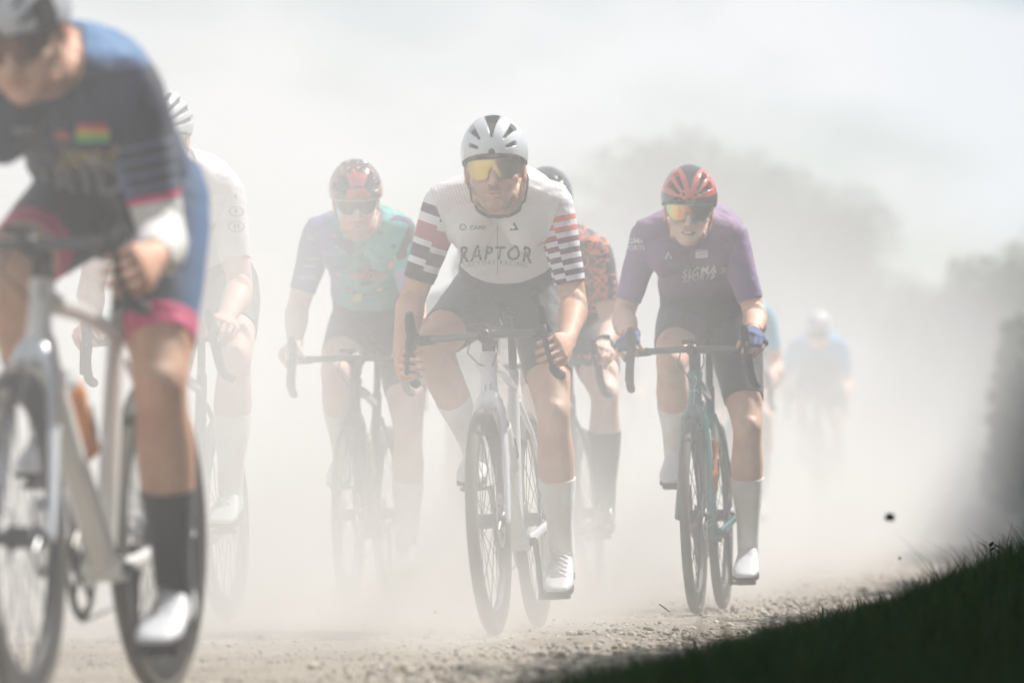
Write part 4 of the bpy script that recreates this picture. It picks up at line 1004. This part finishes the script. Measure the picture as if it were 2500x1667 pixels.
def full_rider(spec):
    s = spec; ct = ground_pt(s['px'], s['d'])
    bk = bicycle(s['blabel'], ct, s['yaw'], s['lean'], s.get('steer', 0), None, s['crank'], s['bike'])
    shp = P(s['sh'][0], s['sh'][1], s['d'] + s.get('shd', .32)); hdp = P(s['hd'][0], s['hd'][1], s['d'] + s.get('hdd', .10))
    C = rider(s['label'], s.get('group', 'cyclists racing through the dust'), bk, (shp, s.get('hw', .165), s.get('tilt', (0, 0))), (hdp, *s['hr']), dict(elp=s.get('elp', ((-.28, .8, -.5), (.28, .8, -.5))), knp=s.get('knp', POLE_K), **s['o']))
    C['bike'] = bk; return C
# ================= A: nearest rider, navy, cut by the left edge
def paint_a(t, p): return 2 if (abs(p) > 60 and 40 < t < 70) else 1
CA = full_rider(dict(px=56, d=10.9, yaw=12, lean=1.5, steer=4, crank=4, sh=(110, 210), shd=.30, hd=(52, 74), hdd=.06, hr=(26, -16, -6), hw=.166, tilt=(0, 0),
    blabel='white racing bicycle nearest the camera, cut off by the left edge of the photo', label='nearest cyclist in navy jersey with pink hems and white arm warmers, half out of frame',
    elp=((-.5, .6, -.4), (.14, .6, -.5)), knp=((-.3, -1, .2), (-.02, -1, .15)),
    bike=dict(paint=PCR, fork=PW, bottles=((.42, BO, 'down'),), bar=.905, stemm=BLACK, saddle=.97),
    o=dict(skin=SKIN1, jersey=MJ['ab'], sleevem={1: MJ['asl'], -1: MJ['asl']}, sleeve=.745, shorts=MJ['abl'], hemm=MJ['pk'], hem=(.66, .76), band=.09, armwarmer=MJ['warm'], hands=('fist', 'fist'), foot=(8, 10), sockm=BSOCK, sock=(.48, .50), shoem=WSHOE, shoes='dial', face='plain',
           helmet=dict(style='aero', mats=[LINER, H['grey'], H['black']], paint=paint_a), glasses=dict(frame=BLACK, lens=gmat('brown lens', lambda k: (.16, .06, .04), .2, .6)), arm=1.10, leg=.99, bulk=.97, ua=.31)))
# ================= C: central rider
CC = full_rider(dict(px=1210, d=16.73, yaw=7.5, lean=3.2, steer=-1, crank=6, sh=(1217, 492), shd=.32, hd=(1208, 408), hdd=.08, hr=(3, -3, -2), hw=.161, knp=((-.44, -1, .15), (.05, -1, .15)),
    blabel='white racing bicycle in the middle, with a plain black badge on its head tube', label='cyclist in white jersey with striped sleeves and white helmet, in the middle of the photo',
    bike=dict(paint=PW, bar=.888, bottles=((.45, WHITE, 'down'),), saddle=.985),
    o=dict(hs=1.07, trim=BLACK, collar=(0, 0, -.018), skin=SKIN1, jersey=MJ['cb'], sleevem={-1: MJ['cr'], 1: MJ['cl']}, sleeve=.80, hem=(.66, .67), hands=('drops', 'fist'), foot=(12, 14), sockm=WSOCK, sock=(.50, .46), shoem=WSHOE, shoes='lace', face='stubble', jaw=.93,
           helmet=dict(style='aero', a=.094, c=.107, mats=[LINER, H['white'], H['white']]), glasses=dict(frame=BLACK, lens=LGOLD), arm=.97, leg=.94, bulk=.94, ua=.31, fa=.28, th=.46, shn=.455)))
# ================= R: rider in purple
def paint_r(t, p):
    if abs(p) < 4 + (t - 18) * .30 and t > 19: return 2
    if abs(p) > 80: return 2
    return 1
CR = full_rider(dict(px=1700, d=19.56, yaw=7.3, lean=1.6, steer=0, crank=2, sh=(1683, 572), shd=.36, hd=(1682, 508), hdd=.08, hr=(10, -1, 2), hw=.143,
    blabel='dark teal racing bicycle at the right, with a white lightning mark on its head tube', label='cyclist in purple jersey with red helmet, orange mirrored glasses and blue gloves',
    bike=dict(paint=PT, fork=PT, stripe=PTL, bar=.915, bottles=((.42, BC, 'down'), (.5, BO, 'seat')), saddle=.99),
    o=dict(skin=SKIN2, jersey=MJ['rb'], sleevem={-1: MJ['rs'], 1: MJ['rs']}, sleeve=.80, hem=(.60, .73), hands=('hoods', 'hoods'), foot=(14, 12), sockm=WSOCK, sock=(.46, .42), shoem=WSHOE, shoes='plain', face='smile', jaw=.95, glove=MJ['gl2'], cuff=MJ['cuff'],
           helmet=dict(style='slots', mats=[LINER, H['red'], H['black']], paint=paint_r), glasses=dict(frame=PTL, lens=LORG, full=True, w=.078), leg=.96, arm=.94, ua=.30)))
# ================= G: rider in teal
def paint_g(t, p):
    if t > 19 and t < 48 and abs(p) < 32: return 3
    if t < 22: return 2
    if t > 48 and MN.noise(V((t * .12, p * .1, 3))) > .22: return 4
    return 1
CG = full_rider(dict(px=852, d=20.76, yaw=7.4, lean=.6, steer=1, crank=8, sh=(880, 566), shd=.36, hd=(869, 490), hdd=.06, hr=(16, 4, -2), hw=.15,
    blabel='dark racing bicycle fading into the dust left of the central one', label='cyclist in teal and blue jersey with red and black helmet, fading into the dust',
    bike=dict(paint=PB, bar=.912, bottles=((.45, BL, 'down'),), saddle=1.0, tan=False),
    o=dict(skin=SKIN3, jersey=MJ['gb'], sleevem={-1: MJ['gr'], 1: MJ['gl']}, sleeve=.76, hem=(.60, .62), hands=('hoods', 'hoods'), foot=(14, 12), sockm=WSOCK, sock=(.45, .45), shoem=WSHOE, shoes='dial', face='redbeard',
           helmet=dict(style='dome', mats=[LINER, H['black'], H['red'], H['pink'], H['orange']], paint=paint_g), glasses=dict(frame=WHITE, lens=LDARK, full=True), ua=.30)))
# ================= W: rider in white behind the near one
CW = full_rider(dict(px=392, d=17.5, yaw=9, lean=2, steer=0, crank=98, sh=(413, 462), shd=.40, hd=(392, 334), hdd=.12, hr=(12, -8, 0), hw=.172,
    blabel='dark racing bicycle half hidden behind the nearest cyclist', label='cyclist in plain white jersey with black and white helmet, partly hidden behind the nearest one',
    bike=dict(paint=PB, bar=.90, saddle=1.03),
    o=dict(skin=SKIN3, jersey=MJ['w'], sleeve=.72, hem=(.60, .62), hands=('hoods', 'hoods'), foot=(5, 8), sockm=WSOCK, sock=(.45, .40), shoem=WSHOE, shoes='dial', face='plain', nb=(0, 0, .02),
           helmet=dict(style='ribs', mats=[LINER, H['white'], H['white']]), glasses=dict(frame=BLACK, lens=LDARK), ua=.32, fa=.28)))
# ================= O: rider in orange scribble jersey behind the central one
CO = full_rider(dict(px=1368, d=21.3, yaw=8, lean=4, steer=0, crank=80, sh=(1350, 612), shd=.36, hd=(1335, 505), hdd=.10, hr=(14, 0, 0), hw=.165,
    blabel='dark racing bicycle mostly hidden behind the central cyclist', label='cyclist in black jersey covered in orange scribbles, behind the central one',
    bike=dict(paint=PB, bar=.905, saddle=.99),
    o=dict(skin=SKIN3, jersey=MJ['ob'], sleeve=.66, hem=(.60, .60), hemm=MJ['ob'], hands=('hoods', 'hoods'), foot=(8, 6), sockm=BSOCK, sock=(.45, .32), shoem=BSHOE, shoes='dial', face='plain', watch=True,
           helmet=dict(style='slots', mats=[LINER, H['black'], H['black']]), glasses=dict(frame=BLACK, lens=LDARK), vox=.0075)))
# ================= riders farther back in the dust
FB = dict(paint=PB, bar=.905, detail=1, computer=False); FO = dict(skin=SKIN2, hem=(.6, .6), hands=('hoods', 'hoods'), foot=(8, 8), sockm=WSOCK, shoem=WSHOE, shoes='plain', vox=.009)
def far(px, d, crank, label, blabel, jersey, hm, dx=0):
    k = FPX / d; g = ground_z(d) / 1.0; y = lambda z: HOR - (z + g - CAMZ) * k
    return full_rider(dict(px=px, d=d, yaw=5, lean=1, crank=crank, sh=(px + dx, y(1.27)), hd=(px + dx, y(1.385)), hr=(18, 0, 0), hw=.16, blabel=blabel, label=label, bike=FB,
        o=dict(FO, jersey=jersey, helmet=dict(style='slots', mats=[LINER, hm, hm]), glasses=dict(frame=BLACK, lens=LDARK))))
far(1790, 30, 60, 'blurred cyclist in sky blue jersey behind the rider in purple', 'dark bicycle hidden behind the one in teal', MJ['cy'], H['white'])
far(1997, 41.7, 20, 'blurred cyclist in bright blue jersey and white helmet, alone far back at the right', 'blurred dark bicycle far back at the right', MJ['bl'], H['white'])
far(1150, 27, 200, 'dim cyclist almost wholly hidden behind the one in the white jersey', 'pale bicycle hidden behind the white one in the middle', MJ['gry'], H['grey'])
far(1492, 47, 140, 'faint grey cyclist far back between the orange scribbled jersey and the purple one', 'faint bicycle far back between the orange and the purple rider', MJ['gry'], H['grey'])
# ---- writing on the clothes
D = 16.9
letter(CC, 'jersey', 'RAPTOR', .050, P(1208, 607, D), INK, spacing=1.22, shear=.15, curve=.9, bold=.0008)
letter(CC, 'jersey', 'FACTORY RACING', .019, P(1208, 628, D), INKP, spacing=1.25, curve=.9)
letter(CC, 'jersey', '', 0, P(1214, 600, D), INKP, 'zip', shape=rect(-.0011, -.07, .0011, .075, 12), off=.0015)
letter(CC, 'jersey', 'CAMP', .017, P(1166, 553, D), INKP, spacing=1.1, bold=.0006)
letter(CC, 'jersey', '', 0, P(1130, 551, D), INKP, 'round_logo', shape=(lambda n=24: ([V((math.cos(6.283 * i / n) * r, math.sin(6.283 * i / n) * r, 0)) for i in range(n) for r in (.0065, .0105)], [(2 * i, 2 * i + 1, (2 * i + 3) % (2 * n), (2 * i + 2) % (2 * n)) for i in range(n)]))())
letter(CC, 'jersey', '', 0, P(1256, 550, D), INK, 'triangle_logo', shape=([V((-.013, -.010, 0)), V((.013, -.010, 0)), V((0, .014, 0))], [(0, 1, 2)]))
letter(CC, 'shorts', 'RULE 28', .020, P(1312, 908, D), INKP, spacing=1.1)
D = 19.7
letter(CR, 'jersey', 'SOUTH EAST', .022, P(1684, 641, D), INKP, spacing=1.1, curve=1.0)
letter(CR, 'jersey', 'SIGMA', .034, P(1712, 655, D), INKW, xd=(1, 0, .10), spacing=1.25, shear=.2, bold=.0008, curve=.6)
letter(CR, 'jersey', 'SPORTS', .027, P(1712, 668, D), INKW, xd=(1, 0, .10), spacing=1.2, shear=.2, bold=.0006, curve=.6)
letter(CR, 'jersey', '', 0, P(1718, 615, D), INKW, 'white_patch', xd=(1, 0, .05), shape=rect(-.021, -.014, .021, .014))
letter(CR, 'jersey', '', 0, P(1718, 615, D - .01), INKR, 'patch_stripe', xd=(1, 0, .05), shape=rect(-.020, .008, .020, .012, 3), off=.005)
letter(CR, 'jersey', 'TEAM', .011, P(1718, 616, D), INKP, xd=(1, 0, .05), off=.005)
letter(CR, 'jersey', '', 0, P(1634, 620, D), INKW, 'peak_logo', shape=([V((-.012, -.01, 0)), V((-.006, -.01, 0)), V((.002, .008, 0)), V((.001, .014, 0)), V((.014, -.01, 0)), V((.009, -.01, 0)), V((.004, .0, 0))], [(0, 1, 2, 3), (3, 4, 5, 6)]))
letter(CR, 'sl', 'SIGMA', .026, P(1551, 583, D), INKW, bold=.0006); letter(CR, 'sl', 'SPORTS', .022, P(1551, 600, D), INKW, bold=.0005)
letter(CR, 'sr', '', 0, P(1800, 604, D), INKR, 'red_flash', xd=(1, 0, .1), shape=([V((-.022, -.006, 0)), V((.004, -.007, 0)), V((.026, .0, 0)), V((.01, .004, 0)), V((-.004, .009, 0))], [(0, 1, 2, 3, 4)]))
D = 20.9
letter(CG, 'sl', 'QUOC', .026, P(769, 580, D), INKY, xd=(1, 0, -.3)); letter(CG, 'sl', 'Hiller', .017, P(765, 600, D), INKP, xd=(1, 0, -.25)); letter(CG, 'sl', 'paper', .015, P(764, 613, D), INKP, xd=(1, 0, -.2))
letter(CG, 'sl', 'GoGod', .015, P(760, 627, D), INKY); letter(CG, 'sl', 'wahoo', .017, P(751, 644, D), INKW); letter(CG, 'sl', 'SIXTH', .02, P(744, 674, D), INKW, shear=.3)
letter(CG, 'jersey', 'RACER', .038, P(897, 666, D), INKR, spacing=1.1, bold=.001); letter(CG, 'jersey', 'Rapha', .014, P(927, 632, D), INKY, shear=.3)
D = 17.6
letter(CW, 'sr', 'E', .020, P(565, 470, D), INK); letter(CW, 'sr', 'F', .022, P(567, 507, D), INK); letter(CW, 'sr', 'H', .022, P(568, 545, D), INK)
for yy, rr in ((507, .022), (545, .024)):
    letter(CW, 'sr', '', 0, P(567, yy, D), INK, 'round_logo', shape=(lambda n=24, r1=rr: ([V((math.cos(6.283 * i / n) * r, math.sin(6.283 * i / n) * r * .7, 0)) for i in range(n) for r in (r1 - .002, r1)], [(2 * i, 2 * i + 1, (2 * i + 3) % (2 * n), (2 * i + 2) % (2 * n)) for i in range(n)]))())
letter(CW, 'sr', 'Yonder', .022, P(520, 398, D), INK, xd=(1, 0, -.4), shear=.3); letter(CW, 'jersey', 'KZ', .02, P(470, 470, D), INKP)
D = 11.0
letter(CA, 'jersey', 'IRIDE', .075, P(185, 408, D), INKP, spacing=1.3, curve=.6, bold=.002)
letter(CA, 'jersey', '', 0, P(212, 316, D), INKG, 'green_band', shape=rect(-.031, -.016, .031, -.004, 5)); letter(CA, 'jersey', '', 0, P(212, 316, D), INKY, 'yellow_band', shape=rect(-.031, -.003, .031, .006, 5))
letter(CA, 'jersey', '', 0, P(212, 316, D), INKR, 'red_band', shape=rect(-.030, .007, .030, .013, 5)); letter(CA, 'jersey', '', 0, P(212, 316, D), MJ['pk'], 'pink_band', shape=rect(-.028, .014, .028, .020, 5))
letter(CA, 'jersey', 'orr', .03, P(40, 305, D), INKP, bold=.001); letter(CA, 'jersey', '*', .08, P(136, 352, D), INKR, bold=.002)
letter(CA, 'jersey', 'EVENTS', .028, P(180, 370, D), INKY, spacing=1.3, curve=.5)
# marks on the bicycles
def bike_mark(C, poly, z, m, name):
    bk = C['bike']; fr = [o for o in bk[0].children if o.name.startswith('frame')][0]; bm = bmesh.new(); bm.from_mesh(fr.data); bv = BVHTree.FromBMesh(bm); bm.free()
    v = []
    for x, y in poly:
        h = bv.ray_cast(V((x, -.5, z + y)), V((0, 1, 0))); v.append(h[0] + V((0, -.0012, 0)) if h[0] else V((x, .12, z + y)))
    link(name, mesh_of(v, [tuple(range(len(v)))], None, [m], False, name), fr)
bike_mark(CR, [(.004, .055), (-.016, .010), (-.012, -.002), (.002, .006), (-.004, -.055), (.016, -.004), (.010, .008), (-.002, .002), (.012, .040)], .77, INKW, 'lightning_logo')
bike_mark(CC, [(-.008, .010), (.010, .012), (.008, -.009), (-.010, -.011)], .735, INK, 'round_badge')

# ---- things thrown up by the wheels
def pebble(px, py, d, r, label, mt, flat=.8):
    bm = bmesh.new(); bmesh.ops.create_icosphere(bm, subdivisions=2, radius=r)
    for q in bm.verts: q.co *= 1 + .25 * MN.noise(q.co / r * 1.3 + V((px, 0, 0))); q.co.z *= flat
    me = bpy.data.meshes.new('pebble'); bm.to_mesh(me); bm.free(); me.materials.append(mt)
    o = link('flying_pebble', me); o.location = P(px, py, d); tag(o, label, 'pebble', 'stones thrown up by the wheels')
PEB = mat('dark stone', (.035, .032, .03), .9, nscale=60)
pebble(2172, 1262, 13, .0125, 'dark blurred pebble in the air above the bank at the right', PEB)
pebble(2196, 1362, 15, .0045, 'small dark pebble in the air low above the bank crest', PEB)
pebble(1063, 1493, 16, .004, 'small brown pebble in the air left of the central front wheel', GM[2])
pebble(1293, 1538, 15.9, .0035, 'small pebble in the air just right of the central front wheel', GM[2])
pebble(1352, 1512, 16.2, .003, 'tiny pebble in the air below the white shoe of the central rider', GM[2])
mb = MB(); a = P(1609, 1474, 18); b = P(1635, 1493, 18); mb.tube([a, a.lerp(b, .5) + V((0, 0, .001)), b], [.002, .0028, .0016], 6); tag(put('flying_twig', mb, BARK), 'short brown twig in the air left of the teal front wheel', 'twig')

# ------------------------------------------------------------------ air
def boxobj(name, a, b, m, label, kind='stuff', cat=None):
    v = [(x, y, z) for x in (a[0], b[0]) for y in (a[1], b[1]) for z in (a[2], b[2])]
    o = link(name, mesh_of(v, [(0, 1, 3, 2), (4, 6, 7, 5), (0, 4, 5, 1), (2, 3, 7, 6), (0, 2, 6, 4), (1, 5, 7, 3)], None, [m], False, name)); tag(o, label, cat, kind=kind); return o
def volmat(name, col, g, fn):
    k = NB(name); N, L = k.N, k.L; N.remove(k.b); p = N.new('ShaderNodeVolumePrincipled'); L.new(p.outputs[0], N['Material Output'].inputs['Volume'])
    p.inputs['Color'].default_value = (*col, 1); p.inputs['Anisotropy'].default_value = g; p.inputs['Density Attribute'].default_value = ''
    if callable(fn): L.new(fn(k), p.inputs['Density'])
    else: p.inputs['Density'].default_value = fn
    return k.m
HAZE = .0008
boxobj('haze', (-60, -6, -1.5), (70, 1600 if False else 190, 15), volmat('pale haze', (.96, .98, 1), .35, HAZE), 'pale even haze filling the air', cat='haze')
def sxyz(k):
    n = k.N.new('ShaderNodeSeparateXYZ'); k.L.new(k.obj, n.inputs[0]); return n.outputs
def S_(k, x, a, b): return k.step(x, a, b)
def I_(k, x): return k.math('SUBTRACT', 1, x)
def edge_d(k, x, y):   # distance to the right of the road's edge
    e = k.math('MINIMUM', k.math('SUBTRACT', k.math('MULTIPLY', y, .145), 1.545), k.math('SUBTRACT', k.math('MULTIPLY', y, .10), .465)); return k.math('SUBTRACT', x, e)
def dust(k):
    x, y, z = sxyz(k); mu = lambda *a: a[0] if len(a) == 1 else k.math('MULTIPLY', a[0], mu(*a[1:]))
    n = k.noise(k.obj, .75, 4, .62); nn = k.math('MAXIMUM', .12, k.math('MULTIPLY', k.math('SUBTRACT', n, .32), 5.2)); d = edge_d(k, x, y)
    hz = k.math('EXPONENT', k.math('MULTIPLY', z, -.65))
    A = mu(S_(k, y, 12.6, 15.2), I_(k, S_(k, y, 18.5, 20.5)), I_(k, S_(k, x, -.80, -.25)), k.math('ADD', .4, k.math('MULTIPLY', S_(k, x, -1.15, -.8), .6)), .285, hz)
    hb = k.math('EXPONENT', k.math('MULTIPLY', z, -.75))
    B = mu(S_(k, y, 20.9, 23), I_(k, S_(k, y, 50, 78)), I_(k, S_(k, d, -1.2, 1.3)), .142, hb)
    Cc = mu(S_(k, y, 2, 4), I_(k, S_(k, y, 19, 20.5)), I_(k, S_(k, d, -.25, .4)), k.math('ADD', .038, k.math('MULTIPLY', S_(k, y, 10.5, 13.5), .022)))
    return k.math('MULTIPLY', nn, k.math('ADD', A, k.math('ADD', B, Cc)))
def gdust(k):
    x, y, z = sxyz(k); mu = lambda *a: a[0] if len(a) == 1 else k.math('MULTIPLY', a[0], mu(*a[1:]))
    n = k.noise(k.obj, 2.2, 3, .6); nn = k.math('MAXIMUM', .12, k.math('MULTIPLY', k.math('SUBTRACT', n, .28), 4.5)); d = edge_d(k, x, y)
    hz = mu(k.math('EXPONENT', k.math('MULTIPLY', z, -3.8)), k.math('SUBTRACT', 1, k.math('MULTIPLY', S_(k, x, .15, .6), .45)), k.math('ADD', .50, k.math('MULTIPLY', S_(k, x, -.55, -.15), .50))); top = I_(k, S_(k, z, .7, .95))
    front = k.math('SUBTRACT', y, k.math('MULTIPLY', k.math('MAXIMUM', k.math('ADD', x, .1), 0), 6.0))
    return mu(nn, hz, top, S_(k, front, 13.9, 17.0), I_(k, k.math('MULTIPLY', S_(k, y, 18.5, 20.5), .5)), I_(k, S_(k, y, 40, 50)), I_(k, S_(k, d, -.40, .15)), 1.45)
DC = (.955, .934, .90)
boxobj('dust_cloud', (-5, 1.8, -.3), (7.5, 80, 6.5), volmat('pale drifting dust', (.945, .934, .915), .2, dust), 'pale dust cloud hanging between and behind the riders', cat='dust')
boxobj('ground_dust', (-4.5, 12.5, -.2), (4.8, 50, .96), volmat('dense dust near the ground', DC, .2, gdust), 'dense pale dust billowing low over the road around the wheels', cat='dust')
